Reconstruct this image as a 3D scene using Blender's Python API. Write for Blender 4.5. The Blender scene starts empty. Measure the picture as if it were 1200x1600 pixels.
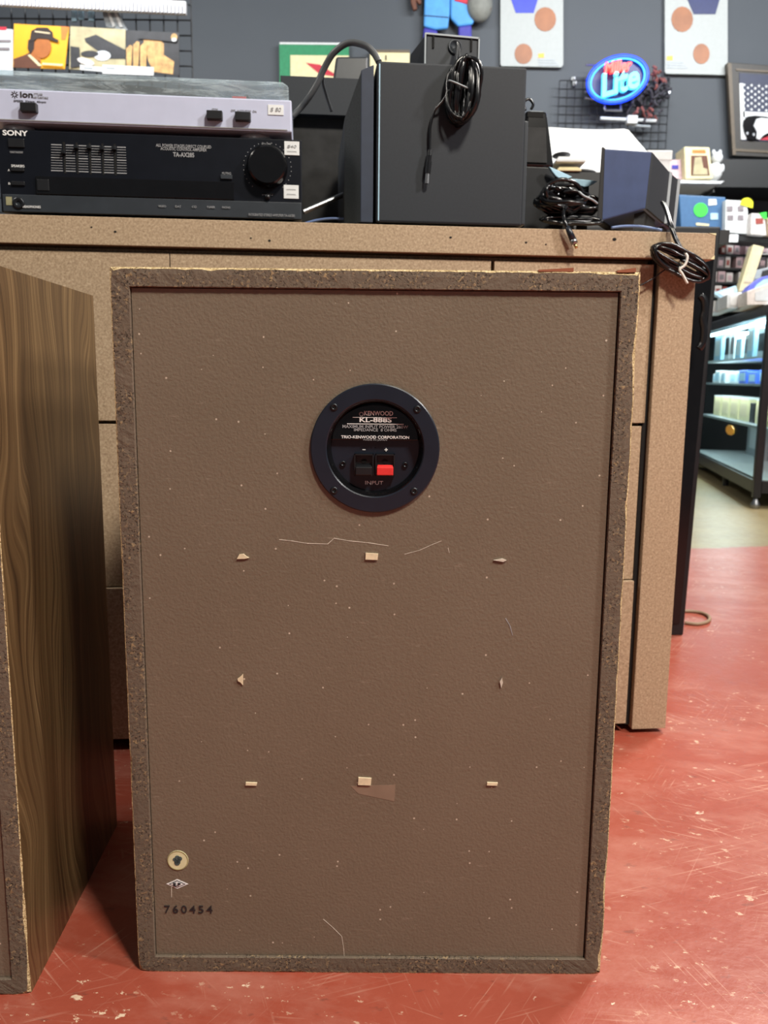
import bpy, math, random
from mathutils import Vector, Matrix, noise

R = random.Random(11)
SC = bpy.context.scene
COL = SC.collection

# ------------------------------------------------------------------ camera
FPX, PITCH, ROLL, CAMH = 1298.7, 0.1611, 0.0096, 0.5749      # focal length in pixels of a 1200x1600 frame
cam = bpy.data.cameras.new('camera')
cam.sensor_width = 36
cam.lens = FPX / 1600 * 36
cam.clip_start = 0.02
cam.dof.use_dof = True
cam.dof.focus_distance = 0.74
cam.dof.aperture_fstop = (cam.lens / 1000) / 0.0023
camo = bpy.data.objects.new('camera', cam)
COL.objects.link(camo)
camo.matrix_world = Matrix.Translation((0, 0, CAMH)) @ Matrix.Rotation(math.pi / 2 - PITCH, 4, 'X') @ Matrix.Rotation(ROLL, 4, 'Z')
SC.camera = camo

# ------------------------------------------------------------------ light
world = bpy.data.worlds.new('world')
SC.world = world
world.use_nodes = True
world.node_tree.nodes['Background'].inputs[0].default_value = (0.86, 0.93, 1.0, 1)
world.node_tree.nodes['Background'].inputs[1].default_value = 0.09


def lamp(name, loc, target, power, size, color):
    l = bpy.data.lights.new(name, 'AREA')
    l.shape = 'RECTANGLE'
    l.size, l.size_y = size
    l.energy = power
    l.color = color
    o = bpy.data.objects.new(name, l)
    COL.objects.link(o)
    o.location = loc
    d = Vector(target) - Vector(loc)
    o.rotation_euler = d.to_track_quat('-Z', 'Y').to_euler()
    return o


lamp('ceiling_light_front', (1.0, -0.75, 3.1), (0.0, 0.8, 0.4), 92, (0.35, 0.35), (1.0, 0.93, 0.80))
lamp('ceiling_light_right', (2.7, -0.3, 2.9), (0.2, 1.2, 0.6), 74, (0.3, 0.5), (1.0, 0.96, 0.92))
lamp('ceiling_light_back_right', (1.9, 2.7, 3.2), (0.6, 1.2, 0.0), 72, (0.5, 0.3), (1.0, 0.94, 0.86))
lamp('ceiling_light_left', (-2.3, 0.9, 3.0), (-0.3, 1.1, 0.2), 34, (0.4, 0.4), (1.0, 0.94, 0.86))
lamp('ceiling_light_rear_left', (-1.6, 3.6, 3.3), (-1.6, 5.2, 1.9), 42, (1.2, 0.2), (0.95, 0.98, 1.0))
lamp('ceiling_light_rear_middle', (1.1, 3.9, 3.4), (1.2, 6.0, 2.1), 36, (1.2, 0.2), (0.95, 0.98, 1.0))
lamp('ceiling_light_rear_right', (2.7, 3.6, 3.4), (2.6, 5.2, 0.8), 80, (1.2, 0.2), (0.95, 0.98, 1.0))
vs = SC.view_settings
vs.view_transform = 'Standard'
vs.look = 'None'
vs.gamma = 1
vs.use_curve_mapping = False
vs.exposure = 0.34


# ------------------------------------------------------------------ measuring helpers
def ray(u, v):
    u -= 600; v -= 800
    cr, sr = math.cos(-ROLL), math.sin(-ROLL)
    u, v = u * cr - v * sr, u * sr + v * cr
    c, s = math.cos(PITCH), math.sin(PITCH)
    up = -v / FPX
    return Vector((u / FPX, c + up * s, -s + up * c))


ORG = Vector((0, 0, CAMH))


def at(u, v, Y):                       # point of the photo on the upright plane y = Y
    d = ray(u, v)
    return ORG + d * (Y / d.y)


def on_floor(u, v, z=0):
    d = ray(u, v)
    return ORG + d * ((z - CAMH) / d.z)


def on_plane(u, v, px, py, ang):       # upright plane through (px, py) turned by ang
    d = ray(u, v)
    n = Vector((-math.sin(ang), math.cos(ang)))
    t = (n.x * px + n.y * py) / (n.x * d.x + n.y * d.y)
    return ORG + d * t


CANG = math.radians(5.5)
CO = Vector((0, 1.25, 0))
CD = Vector((math.cos(CANG), math.sin(CANG), 0))
CN = Vector((-math.sin(CANG), math.cos(CANG), 0))


def W(s, dep, z):                      # counter frame -> world
    return CO + CD * s + CN * dep + Vector((0, 0, z))


def S(u, v, dep=0.0):                  # photo -> counter frame (s, dep, z)
    p0 = CO + CN * dep
    p = on_plane(u, v, p0.x, p0.y, CANG)
    return Vector(((p - CO).dot(CD), dep, p.z))


# ------------------------------------------------------------------ materials
def c(r, g, b):
    f = lambda x: (x / 255 / 12.92) if x / 255 <= 0.04045 else ((x / 255 + 0.055) / 1.055) ** 2.4
    return (f(r), f(g), f(b), 1)


MATS = {}


class NT:
    def __init__(self, name):
        self.m = bpy.data.materials.new(name)
        self.m.use_nodes = True
        self.t = self.m.node_tree
        self.b = self.t.nodes['Principled BSDF']

    def n(self, kind, **kw):
        x = self.t.nodes.new('ShaderNode' + kind)
        for k, v in kw.items():
            if k.startswith('i_'):
                x.inputs[k[2:].replace('_', ' ')].default_value = v
            else:
                setattr(x, k, v)
        return x

    def l(self, a, b):
        self.t.links.new(a, b)

    def coords(self, scale=(1, 1, 1), kind='Object'):
        tc = self.n('TexCoord')
        mp = self.n('Mapping')
        mp.inputs['Scale'].default_value = scale
        self.l(tc.outputs[kind], mp.inputs['Vector'])
        return mp.outputs['Vector']

    def noise(self, vec, scale, detail=3, rough=0.55, dist=0):
        x = self.n('TexNoise')
        x.inputs['Scale'].default_value = scale
        x.inputs['Detail'].default_value = detail
        x.inputs['Roughness'].default_value = rough
        x.inputs['Distortion'].default_value = dist
        self.l(vec, x.inputs['Vector'])
        return x.outputs['Fac']

    def ramp(self, fac, stops, interp='LINEAR'):
        x = self.n('ValToRGB')
        x.color_ramp.interpolation = interp
        e = x.color_ramp.elements
        e[0].position, e[0].color = stops[0]
        e[1].position, e[1].color = stops[-1]
        for p, col in stops[1:-1]:
            k = e.new(p); k.color = col
        self.l(fac, x.inputs[0])
        return x.outputs[0]

    def mix(self, fac, a, b):
        x = self.n('Mix', data_type='RGBA')
        for sock, v in ((x.inputs[0], fac), (x.inputs[6], a), (x.inputs[7], b)):
            if isinstance(v, bpy.types.NodeSocket):
                self.l(v, sock)
            else:
                sock.default_value = v
        return x.outputs[2]

    def math(self, op, a, b=0.0):
        x = self.n('Math', operation=op)
        for sock, v in ((x.inputs[0], a), (x.inputs[1], b)):
            if isinstance(v, bpy.types.NodeSocket):
                self.l(v, sock)
            else:
                sock.default_value = v
        return x.outputs[0]

    def bump(self, h, strength, dist=0.001):
        x = self.n('Bump')
        x.inputs['Strength'].default_value = strength
        x.inputs['Distance'].default_value = dist
        self.l(h, x.inputs['Height'])
        self.l(x.outputs[0], self.b.inputs['Normal'])

    def color(self, s):
        self.l(s, self.b.inputs['Base Color'])

    def set(self, rough=0.5, metal=0.0, spec=0.5):
        self.b.inputs['Roughness'].default_value = rough
        self.b.inputs['Metallic'].default_value = metal
        self.b.inputs['Specular IOR Level'].default_value = spec


BW = ((0, 0, 0, 1), (1, 1, 1, 1))


def plain(name, rgb, rough=0.5, metal=0.0, spec=0.5, var=0.12, vs=40, bump=0.0, emit=0.0):
    k = NT(name)
    k.set(rough, metal, spec)
    base = c(*rgb)
    v = k.coords()
    nz = k.noise(v, vs, 3)
    lo = tuple(x * (1 - var) for x in base[:3]) + (1,)
    hi = tuple(min(1, x * (1 + var)) for x in base[:3]) + (1,)
    k.color(k.ramp(nz, ((0.3, lo), (0.7, hi))))
    if bump:
        k.bump(k.noise(v, vs * 8, 2), bump, 0.0005)
    if emit:
        k.b.inputs['Emission Color'].default_value = base
        k.b.inputs['Emission Strength'].default_value = emit
    MATS[name] = k.m
    return k.m


def M(name):
    return MATS[name]


# painted rear panel of the loudspeakers
k = NT('brown_panel_paint')
k.set(0.5, 0, 0.45)
v = k.coords()
big = k.noise(v, 7, 4)
fine = k.noise(v, 260, 3, 0.6)
base = k.mix(big, c(99, 88, 75), c(114, 101, 87))
base = k.mix(k.math('MULTIPLY', fine, 0.35), base, c(132, 118, 98))
vo = k.n('TexVoronoi'); vo.inputs['Scale'].default_value = 95
vv = k.coords((1, 1, 1.9)); k.l(k.n('TexCoord').outputs['Object'], vo.inputs['Vector'])
mask = k.math('LESS_THAN', vo.outputs['Distance'], 0.085)
rnd = k.n('SeparateColor'); k.l(vo.outputs['Color'], rnd.inputs[0])
mask = k.math('MULTIPLY', mask, k.math('GREATER_THAN', rnd.outputs[0], 0.66))
base = k.mix(k.math('MULTIPLY', mask, 0.75), base, c(205, 190, 172))
vo2 = k.n('TexVoronoi'); vo2.inputs['Scale'].default_value = 1.0
k.l(k.coords((150, 150, 330)), vo2.inputs['Vector'])
rnd2 = k.n('SeparateColor'); k.l(vo2.outputs['Color'], rnd2.inputs[0])
m2 = k.math('MULTIPLY', k.math('LESS_THAN', vo2.outputs['Distance'], 0.22), k.math('GREATER_THAN', rnd2.outputs[1], 0.84))
base = k.mix(k.math('MULTIPLY', m2, 0.5), base, c(186, 168, 148))
sm = k.noise(k.coords((3, 1, 16)), 14, 5, 0.7)
sm = k.ramp(sm, ((0.62, BW[0]), (0.74, BW[1])))
base = k.mix(k.math('MULTIPLY', sm, 0.22), base, c(190, 172, 155))
k.color(base)
k.bump(k.noise(v, 420, 2, 0.5), 0.42, 0.001)
k.l(k.math('ADD', k.math('MULTIPLY', big, 0.20), 0.32), k.b.inputs['Roughness'])
MATS['panel'] = k.m

# raw particle board edge, painted brown, pitted
k = NT('particle_board_edge')
k.set(0.75, 0, 0.3)
v = k.coords()
n1 = k.noise(v, 420, 3, 0.65)
n2 = k.noise(v, 25, 4)
base = k.mix(n2, c(92, 80, 68), c(112, 98, 84))
pit = k.ramp(n1, ((0.38, BW[1]), (0.45, BW[0])))
patch = k.ramp(k.noise(v, 32, 3), ((0.40, BW[0]), (0.60, BW[1])))
pit = k.math('MULTIPLY', pit, patch)
base = k.mix(k.math('MULTIPLY', pit, 0.85), base, c(44, 34, 26))
chip = k.ramp(k.noise(v, 300, 2, 0.5, 0.5), ((0.58, BW[0]), (0.64, BW[1])))
base = k.mix(k.math('MULTIPLY', k.math('MULTIPLY', chip, patch), 0.7), base, c(168, 142, 104))
k.color(base)
h = k.math('SUBTRACT', k.math('MULTIPLY', k.noise(v, 300, 3, 0.6), 0.5), pit)
k.bump(h, 0.8, 0.0015)
MATS['particle'] = k.m

# exposed raw chips on the broken rim
k = NT('raw_chipboard')
k.set(0.85, 0, 0.2)
v = k.coords()
n1 = k.noise(v, 500, 3, 0.7)
k.color(k.ramp(n1, ((0.32, c(84, 66, 44)), (0.43, c(172, 148, 106)), (0.62, c(214, 194, 152)))))
k.bump(n1, 0.8, 0.002)
MATS['rawchip'] = k.m

# walnut vinyl
k = NT('walnut_veneer')
k.set(0.36, 0, 0.5)
warp = k.noise(k.coords((1, 2.2, 1.1)), 2.6, 2, 0.5)
wm = k.n('VectorMath', operation='SCALE'); wm.inputs['Scale'].default_value = 0.16
cx = k.n('CombineXYZ'); k.l(warp, cx.inputs['Y'])
k.l(cx.outputs[0], wm.inputs[0])
wa = k.n('VectorMath', operation='ADD'); k.l(k.n('TexCoord').outputs['Object'], wa.inputs[0]); k.l(wm.outputs[0], wa.inputs[1])
def wmap(sy, sz):
    mp = k.n('Mapping'); mp.inputs['Scale'].default_value = (1, sy, sz); k.l(wa.outputs[0], mp.inputs['Vector']); return mp.outputs[0]
g1 = k.noise(wmap(34, 0.8), 2.0, 3, 0.6)
g2 = k.noise(wmap(150, 1.6), 2.0, 3, 0.6)
fib = k.noise(wmap(700, 9), 1.0, 2, 0.6)
g = k.math('ADD', k.math('MULTIPLY', g1, 0.38), k.math('ADD', k.math('MULTIPLY', g2, 0.52), k.math('MULTIPLY', fib, 0.10)))
k.color(k.ramp(g, ((0.34, c(50, 36, 23)), (0.44, c(78, 58, 37)), (0.52, c(96, 74, 48)), (0.64, c(128, 103, 71)))))
k.bump(fib, 0.12, 0.0003)
MATS['walnut'] = k.m

# MDF
k = NT('mdf_board')
k.set(0.62, 0, 0.35)
v = k.coords()
f1 = k.noise(v, 330, 4, 0.65, 0.4)
f2 = k.noise(v, 9, 4)
base = k.ramp(f1, ((0.3, c(136, 114, 90)), (0.5, c(170, 146, 119)), (0.72, c(198, 176, 148))))
base = k.mix(k.math('MULTIPLY', f2, 0.30), base, c(152, 130, 106))
k.color(base)
k.bump(f1, 0.15, 0.0004)
MATS['mdf'] = k.m

# floor: worn red paint near, bare concrete beyond
k = NT('painted_concrete_floor')
tc = k.n('NewGeometry')
pos = tc.outputs['Position']


def scaled(sx, sy, rot=0.0):
    r0 = k.n('Mapping')
    r0.inputs['Rotation'].default_value = (0, 0, rot)
    k.l(pos, r0.inputs['Vector'])
    mp = k.n('Mapping')
    mp.inputs['Scale'].default_value = (sx, sy, 1)
    k.l(r0.outputs[0], mp.inputs['Vector'])
    return mp.outputs[0]


b1 = k.noise(pos, 2.3, 5, 0.6)
b2 = k.noise(pos, 38, 4, 0.6)
red = k.mix(b1, c(126, 50, 37), c(166, 80, 61))
red = k.mix(k.math('MULTIPLY', b2, 0.3), red, c(180, 96, 76))
worn = k.ramp(k.noise(scaled(1.6, 3.2, 0.2), 2.6, 6, 0.68), ((0.47, BW[0]), (0.68, BW[1])))
red = k.mix(k.math('MULTIPLY', worn, 0.42), red, c(192, 138, 122))
# fine scratches in three directions
for ang, sx_, sy_, th, amt in ((0.45, 7, 260, 0.60, 0.55), (-0.35, 8, 300, 0.60, 0.55), (1.25, 9, 280, 0.61, 0.5), (-1.0, 9, 300, 0.61, 0.5), (0.08, 9, 320, 0.60, 0.55), (0.8, 7, 260, 0.62, 0.5)):
    s_ = k.ramp(k.noise(scaled(sx_, sy_, ang), 1.0, 2, 0.5, 0.2), ((th, BW[0]), (th + 0.07, BW[1])))
    gate = k.ramp(k.noise(scaled(3.1 + ang, 3.7, ang), 1.7, 3, 0.6), ((0.53, BW[0]), (0.66, BW[1])))
    red = k.mix(k.math('MULTIPLY', k.math('MULTIPLY', s_, gate), amt * 0.75), red, c(214, 172, 150))
ch = k.ramp(k.noise(scaled(46, 70, 0.3), 1.3, 5, 0.66), ((0.61, BW[0]), (0.64, BW[1])))
zone = k.ramp(k.noise(pos, 5.5, 4), ((0.50, BW[0]), (0.62, BW[1])))
red = k.mix(k.math('MULTIPLY', k.math('MULTIPLY', ch, zone), 0.9), red, c(222, 196, 168))
ch2 = k.ramp(k.noise(scaled(22, 34, -0.3), 1.3, 5, 0.7), ((0.66, BW[0]), (0.69, BW[1])))
red = k.mix(k.math('MULTIPLY', ch2, 0.85), red, c(226, 204, 178))
dk = k.ramp(k.noise(scaled(18, 40, 0.1), 2.0, 4, 0.6), ((0.64, BW[0]), (0.70, BW[1])))
red = k.mix(k.math('MULTIPLY', dk, 0.4), red, c(92, 58, 50))
conc = k.mix(k.noise(pos, 5, 5, 0.65), c(116, 101, 72), c(160, 144, 106))
sep = k.n('SeparateXYZ'); k.l(pos, sep.inputs[0])
edge = k.math('ADD', sep.outputs['Y'], k.math('MULTIPLY', sep.outputs['X'], -0.16))
edge = k.math('ADD', edge, k.math('MULTIPLY', k.noise(pos, 9, 3), 0.08))
isfar = k.math('GREATER_THAN', edge, 2.69)
k.color(k.mix(isfar, red, conc))
k.set(0.4, 0, 0.5)
k.l(k.math('ADD', k.math('MULTIPLY', b2, 0.22), 0.27), k.b.inputs['Roughness'])
k.bump(k.math('ADD', k.noise(pos, 90, 4, 0.6), k.math('MULTIPLY', worn, 0.4)), 0.22, 0.002)
MATS['floor'] = k.m

# scratched clear dust cover
k = NT('scratched_acrylic')
nt = k.t
v = k.coords((1, 1, 1))
st = k.noise(k.coords((4, 4, 26)), 3.2, 6, 0.72, 1.2)
st = k.ramp(st, ((0.46, BW[0]), (0.70, BW[1])))
k.b.inputs['Base Color'].default_value = c(206, 220, 226)
k.set(0.22, 0, 0.7)
tr = k.n('BsdfTransparent'); tr.inputs[0].default_value = (0.72, 0.78, 0.8, 1)
mx = k.n('MixShader')
k.l(k.math('ADD', k.math('MULTIPLY', st, 0.42), 0.20), mx.inputs[0])
k.l(tr.outputs[0], mx.inputs[1]); k.l(k.b.outputs[0], mx.inputs[2])
k.l(mx.outputs[0], nt.nodes['Material Output'].inputs[0])
MATS['acrylic'] = k.m

# window glass of the display case
k = NT('case_glass')
k.b.inputs['Base Color'].default_value = c(210, 235, 232)
k.set(0.05, 0, 0.6)
tr = k.n('BsdfTransparent'); tr.inputs[0].default_value = (0.86, 0.95, 0.94, 1)
gl = k.n('BsdfGlossy'); gl.inputs['Roughness'].default_value = 0.03
fr = k.n('Fresnel'); fr.inputs[0].default_value = 1.45
sm = k.noise(k.coords((1, 1, 1)), 6, 4)
mx = k.n('MixShader')
k.l(k.math('ADD', 0.05, k.math('MULTIPLY', sm, 0.04)), mx.inputs[0])
k.l(tr.outputs[0], mx.inputs[1]); k.l(gl.outputs[0], mx.inputs[2])
k.l(mx.outputs[0], k.t.nodes['Material Output'].inputs[0])
MATS['glass'] = k.m

# wall paint
k = NT('dark_grey_wall_paint')
k.set(0.6, 0, 0.3)
v = k.coords()
k.color(k.mix(k.noise(v, 1.2, 4), c(70, 75, 81), c(82, 87, 93)))
k.bump(k.noise(v, 60, 3), 0.1, 0.002)
MATS['wall'] = k.m

plain('black_plastic', (22, 23, 26), 0.38, var=0.2)
plain('black_matte', (16, 16, 17), 0.7, var=0.2)
plain('ring_black', (25, 31, 42), 0.33, var=0.1, bump=0.05)
plain('gloss_black', (14, 14, 16), 0.15)
plain('cable_black', (17, 18, 21), 0.25, spec=0.6)
plain('cable_grey', (70, 73, 76), 0.4)
plain('amp_black', (13, 16, 24), 0.33, spec=0.35, var=0.15)
plain('amp_grey', (44, 49, 55), 0.4, var=0.1)
plain('box_black', (40, 44, 50), 0.55, spec=0.3, var=0.08, vs=300, bump=0.08)
plain('box_blue_sheen', (56, 70, 106), 0.4, var=0.1)  # bluish reflection put into the colour of the tilted speaker
plain('grille_cloth', (36, 42, 46), 0.8, var=0.3, vs=500, bump=0.3)
plain('grille_blue', (34, 44, 62), 0.6)
plain('dusty_black', (30, 30, 31), 0.8, var=0.6, vs=25)
plain('dark_slot', (6, 6, 6), 0.9)
plain('silver_plastic', (184, 189, 212), 0.38, var=0.03)
plain('pale_trim', (222, 222, 228), 0.4, var=0.03)
plain('steel', (150, 152, 155), 0.36, metal=1.0, var=0.05)
plain('screw_black', (46, 48, 52), 0.35, metal=0.7)
plain('gold', (214, 186, 128), 0.3, metal=0.9)
plain('white_print', (232, 232, 232), 0.6)
plain('grey_print', (150, 151, 154), 0.6)
plain('dark_print', (34, 28, 30), 0.7)
plain('paper_white', (216, 219, 220), 0.7, var=0.05)
plain('paper_cream', (226, 214, 170), 0.7, var=0.08)
plain('stub_cream', (220, 203, 170), 0.8, var=0.1, vs=200)
plain('stub_white', (196, 186, 172), 0.8, var=0.1, vs=200)
plain('red_plastic', (214, 52, 50), 0.38)
plain('veneer_chip', (140, 78, 48), 0.6)
plain('tie_white', (228, 226, 218), 0.5)
plain('green_mat', (38, 132, 88), 0.6)
plain('art_red', (190, 40, 60), 0.6)
plain('yellow_print', (236, 172, 30), 0.5, var=0.12, vs=6)
plain('orange_print', (214, 120, 44), 0.5)
plain('skin_print', (168, 98, 44), 0.6)
plain('brown_print', (96, 56, 38), 0.6)
plain('hat_print', (44, 30, 26), 0.6)
plain('sepia_print', (176, 166, 130), 0.5, var=0.25, vs=14)
plain('gold_print', (196, 154, 96), 0.5, var=0.35, vs=30)
plain('char_print', (40, 40, 44), 0.5, var=0.4, vs=20)
plain('white_board', (170, 175, 174), 0.6, var=0.03)
plain('blue_print', (46, 62, 190), 0.5)
plain('navy_print', (34, 44, 92), 0.5)
plain('shoe_print', (150, 96, 62), 0.5, var=0.2, vs=8)
plain('short_blue', (72, 148, 216), 0.55, var=0.15, vs=10)
plain('legging_purple', (50, 46, 150), 0.55)
plain('ball_grey', (120, 122, 116), 0.6)
plain('frame_dark', (50, 46, 42), 0.5)
plain('frame_brown', (92, 80, 64), 0.5)
plain('flag_navy', (30, 38, 66), 0.5)
plain('wire_black', (36, 38, 42), 0.5)
plain('wire_metal', (150, 152, 155), 0.35, metal=0.8)
plain('shelf_black', (22, 24, 26), 0.5)
plain('case_black', (20, 22, 26), 0.35)
plain('deck_white', (206, 212, 216), 0.5, var=0.05)
plain('deck_grey', (150, 158, 164), 0.4, var=0.1)
plain('blue_box', (60, 102, 144), 0.45, var=0.08)
plain('sticker_green', (60, 226, 70), 0.5)
plain('sticker_yellow', (236, 240, 40), 0.5)
plain('sticker_orange', (244, 176, 60), 0.5)
plain('pack_pink', (206, 176, 180), 0.5, var=0.2, vs=60)
plain('pack_white', (218, 212, 208), 0.5, var=0.15, vs=60)
plain('pack_red', (150, 70, 62), 0.5, var=0.2, vs=60)
plain('pack_grey', (130, 122, 126), 0.5, var=0.2, vs=60)
plain('pale_blue', (168, 205, 226), 0.5)
plain('mid_blue', (72, 112, 220), 0.45)
plain('violet_blue', (96, 104, 208), 0.5)
plain('tassel_dark', (58, 56, 64), 0.8)
plain('tassel_red', (128, 74, 70), 0.8)
plain('tan_cable', (140, 116, 92), 0.6)
plain('neon_blue', (20, 60, 255), 0.4, emit=2.2)
plain('neon_sky', (60, 170, 255), 0.4, emit=1.4)
plain('neon_cyan', (90, 225, 245), 0.4, emit=0.8)
plain('neon_red', (255, 70, 60), 0.4, emit=1.6)
plain('neon_back', (14, 22, 90), 0.4)
plain('led_strip', (225, 245, 255), 0.4, emit=6.0)


# ------------------------------------------------------------------ mesh helpers
class MB:
    def __init__(self):
        self.v = []; self.f = []; self.mi = []; self.cur = 0

    def add(self, verts, faces):
        o = len(self.v)
        self.v += [tuple(p) for p in verts]
        for f in faces:
            self.f.append([i + o for i in f]); self.mi.append(self.cur)
        return self

    def box(self, x0, x1, y0, y1, z0, z1):
        vs_ = [(x, y, z) for x in (x0, x1) for y in (y0, y1) for z in (z0, z1)]
        return self.add(vs_, [(0, 1, 3, 2), (4, 6, 7, 5), (0, 4, 5, 1), (2, 3, 7, 6), (0, 2, 6, 4), (1, 5, 7, 3)])

    def hexa(self, p):                 # 8 corners: near face bl br tr tl, far face bl br tr tl
        return self.add(p, [(0, 1, 2, 3), (5, 4, 7, 6), (4, 0, 3, 7), (1, 5, 6, 2), (3, 2, 6, 7), (4, 5, 1, 0)])

    def prism(self, pts, y0, y1):      # polygon in (x, z), from y0 (near) to y1
        n = len(pts)
        a = sum(pts[i][0] * pts[(i + 1) % n][1] - pts[(i + 1) % n][0] * pts[i][1] for i in range(n))
        if a < 0:
            pts = pts[::-1]
        vs_ = [(x, y0, z) for x, z in pts] + [(x, y1, z) for x, z in pts]
        fs = [tuple(range(n)), tuple(range(2 * n - 1, n - 1, -1))]
        fs += [((i + 1) % n, i, i + n, (i + 1) % n + n) for i in range(n)]
        return self.add(vs_, fs)

    def disc(self, x, z, r, y0, y1, seg=24, rz=None):
        rz = r if rz is None else rz
        return self.prism([(x + r * math.cos(2 * math.pi * i / seg), z + rz * math.sin(2 * math.pi * i / seg)) for i in range(seg)], y0, y1)

    def lathe_y(self, prof, x, z, seg=48, closed=False):   # profile of (r, y) spun about the y axis
        n = len(prof); o = []
        for i in range(seg):
            a = 2 * math.pi * i / seg
            o += [(x + r * math.cos(a), y, z + r * math.sin(a)) for r, y in prof]
        fs = []
        for i in range(seg):
            j = (i + 1) % seg
            for q in range(n if closed else n - 1):
                q2 = (q + 1) % n
                fs.append((i * n + q, j * n + q, j * n + q2, i * n + q2))
        return self.add(o, fs)

    def lathe_z(self, prof, x, y, seg=32):
        n = len(prof); o = []
        for i in range(seg):
            a = 2 * math.pi * i / seg
            o += [(x + r * math.cos(a), y + r * math.sin(a), z) for r, z in prof]
        fs = []
        for i in range(seg):
            j = (i + 1) % seg
            for q in range(n - 1):
                fs.append((i * n + q, j * n + q, j * n + q + 1, i * n + q + 1))
        return self.add(o, fs)

    def tube(self, path, r, seg=8, closed=False):
        P = [Vector(p) for p in path]
        n = len(P); o = []
        up = None
        for i, p in enumerate(P):
            if closed:
                t = P[(i + 1) % n] - P[i - 1]
            else:
                t = P[min(i + 1, n - 1)] - P[max(i - 1, 0)]
            t.normalize()
            if up is None:
                up = Vector((0, 0, 1)) if abs(t.z) < 0.9 else Vector((1, 0, 0))
            a = t.cross(up)
            if a.length < 1e-6:
                a = t.orthogonal()
            a.normalize()
            b = a.cross(t); b.normalize()
            up = b
            rr = r[i] if isinstance(r, (list, tuple)) else r
            o += [p + a * (rr * math.cos(2 * math.pi * s / seg)) + b * (rr * math.sin(2 * math.pi * s / seg)) for s in range(seg)]
        fs = []
        for i in range(n if closed else n - 1):
            j = (i + 1) % n
            for s in range(seg):
                s2 = (s + 1) % seg
                fs.append((i * seg + s, i * seg + s2, j * seg + s2, j * seg + s))
        if not closed:
            fs.append(tuple(range(seg - 1, -1, -1)))
            fs.append(tuple(range((n - 1) * seg, n * seg)))
        return self.add(o, fs)

    def ball(self, x, y, z, rx, ry, rz, seg=14, rings=8):
        o = [(x, y, z - rz)]
        for i in range(1, rings):
            a = -math.pi / 2 + math.pi * i / rings
            for s in range(seg):
                b = 2 * math.pi * s / seg
                o.append((x + rx * math.cos(a) * math.cos(b), y + ry * math.cos(a) * math.sin(b), z + rz * math.sin(a)))
        o.append((x, y, z + rz))
        fs = [(0, 1 + (s + 1) % seg, 1 + s) for s in range(seg)]
        for i in range(rings - 2):
            for s in range(seg):
                a, b = 1 + i * seg + s, 1 + i * seg + (s + 1) % seg
                fs.append((a, b, b + seg, a + seg))
        top = len(o) - 1; base = 1 + (rings - 2) * seg
        fs += [(base + s, base + (s + 1) % seg, top) for s in range(seg)]
        return self.add(o, fs)

    def build(self, name, mats, parent=None, smooth=False, bevel=0.0, label=None):
        me = bpy.data.meshes.new(name)
        me.from_pydata(self.v, [], self.f)
        if not isinstance(mats, (list, tuple)):
            mats = [mats]
        for m in mats:
            me.materials.append(M(m) if isinstance(m, str) else m)
        for p, i in zip(me.polygons, self.mi):
            p.material_index = i
            p.use_smooth = smooth
        me.update()
        o = bpy.data.objects.new(name, me)
        COL.objects.link(o)
        if parent:
            o.parent = parent
        if bevel:
            b = o.modifiers.new('bevel', 'BEVEL')
            b.width = bevel; b.segments = 2; b.limit_method = 'ANGLE'
        if label:
            o['label'] = label
        return o


def tag(o, label, cat, group=None):
    o['label'] = label; o['category'] = cat
    if group:
        o['group'] = group
    return o


def struct(o):
    o['kind'] = 'structure'
    return o


def thing(name, label, cat, loc=(0, 0, 0), rz=0.0, group=None):
    o = bpy.data.objects.new(name, None)
    o.empty_display_size = 0.05
    COL.objects.link(o)
    o.location = loc
    o.rotation_euler = (0, 0, rz)
    return tag(o, label, cat, group)


def spline(pts, n=8, closed=False):    # Catmull-Rom through the points
    P = [Vector(p) for p in pts]
    out = []
    m = len(P)
    for i in range(m if closed else m - 1):
        g = (lambda q: P[q % m]) if closed else (lambda q: P[max(0, min(m - 1, q))])
        p0, p1, p2, p3 = g(i - 1), g(i), g(i + 1), g(i + 2)
        for s in range(n):
            t = s / n
            out.append(0.5 * ((2 * p1) + (p2 - p0) * t + (2 * p0 - 5 * p1 + 4 * p2 - p3) * t * t + (3 * p1 - p0 - 3 * p2 + p3) * t ** 3))
    if not closed:
        out.append(P[-1])
    return out


def lettering(body, parent, x, z, w, h, y, mat, name='lettering', shear=0.0, bold=0.0, spacing=1.0, thick=0.0003, rot=0.0):
    cu = bpy.data.curves.new('t', 'FONT')
    cu.body = body
    cu.shear = shear
    cu.offset = bold
    cu.space_character = spacing
    cu.resolution_u = 3
    ob = bpy.data.objects.new('t', cu)
    COL.objects.link(ob)
    bpy.context.view_layer.update()
    me = bpy.data.meshes.new_from_object(ob.evaluated_get(bpy.context.evaluated_depsgraph_get()))
    bpy.data.objects.remove(ob); bpy.data.curves.remove(cu)
    xs = [q.co.x for q in me.vertices]; ys = [q.co.y for q in me.vertices]
    x0, x1, y0, y1 = min(xs), max(xs), min(ys), max(ys)
    for q in me.vertices:
        a = ((q.co.x - x0) / (x1 - x0) - 0.5) * w
        b = ((q.co.y - y0) / (y1 - y0) - 0.5) * h
        q.co = (x + a * math.cos(rot) - b * math.sin(rot), y - thick, z + a * math.sin(rot) + b * math.cos(rot))
    me.materials.clear()
    me.materials.append(M(mat))
    for p_ in me.polygons:
        p_.use_smooth = False
    me.name = name
    o = bpy.data.objects.new(name, me)
    COL.objects.link(o)
    o.parent = parent
    sd = o.modifiers.new('depth', 'SOLIDIFY')
    sd.thickness = thick * 1.6; sd.offset = 0
    return o


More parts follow.
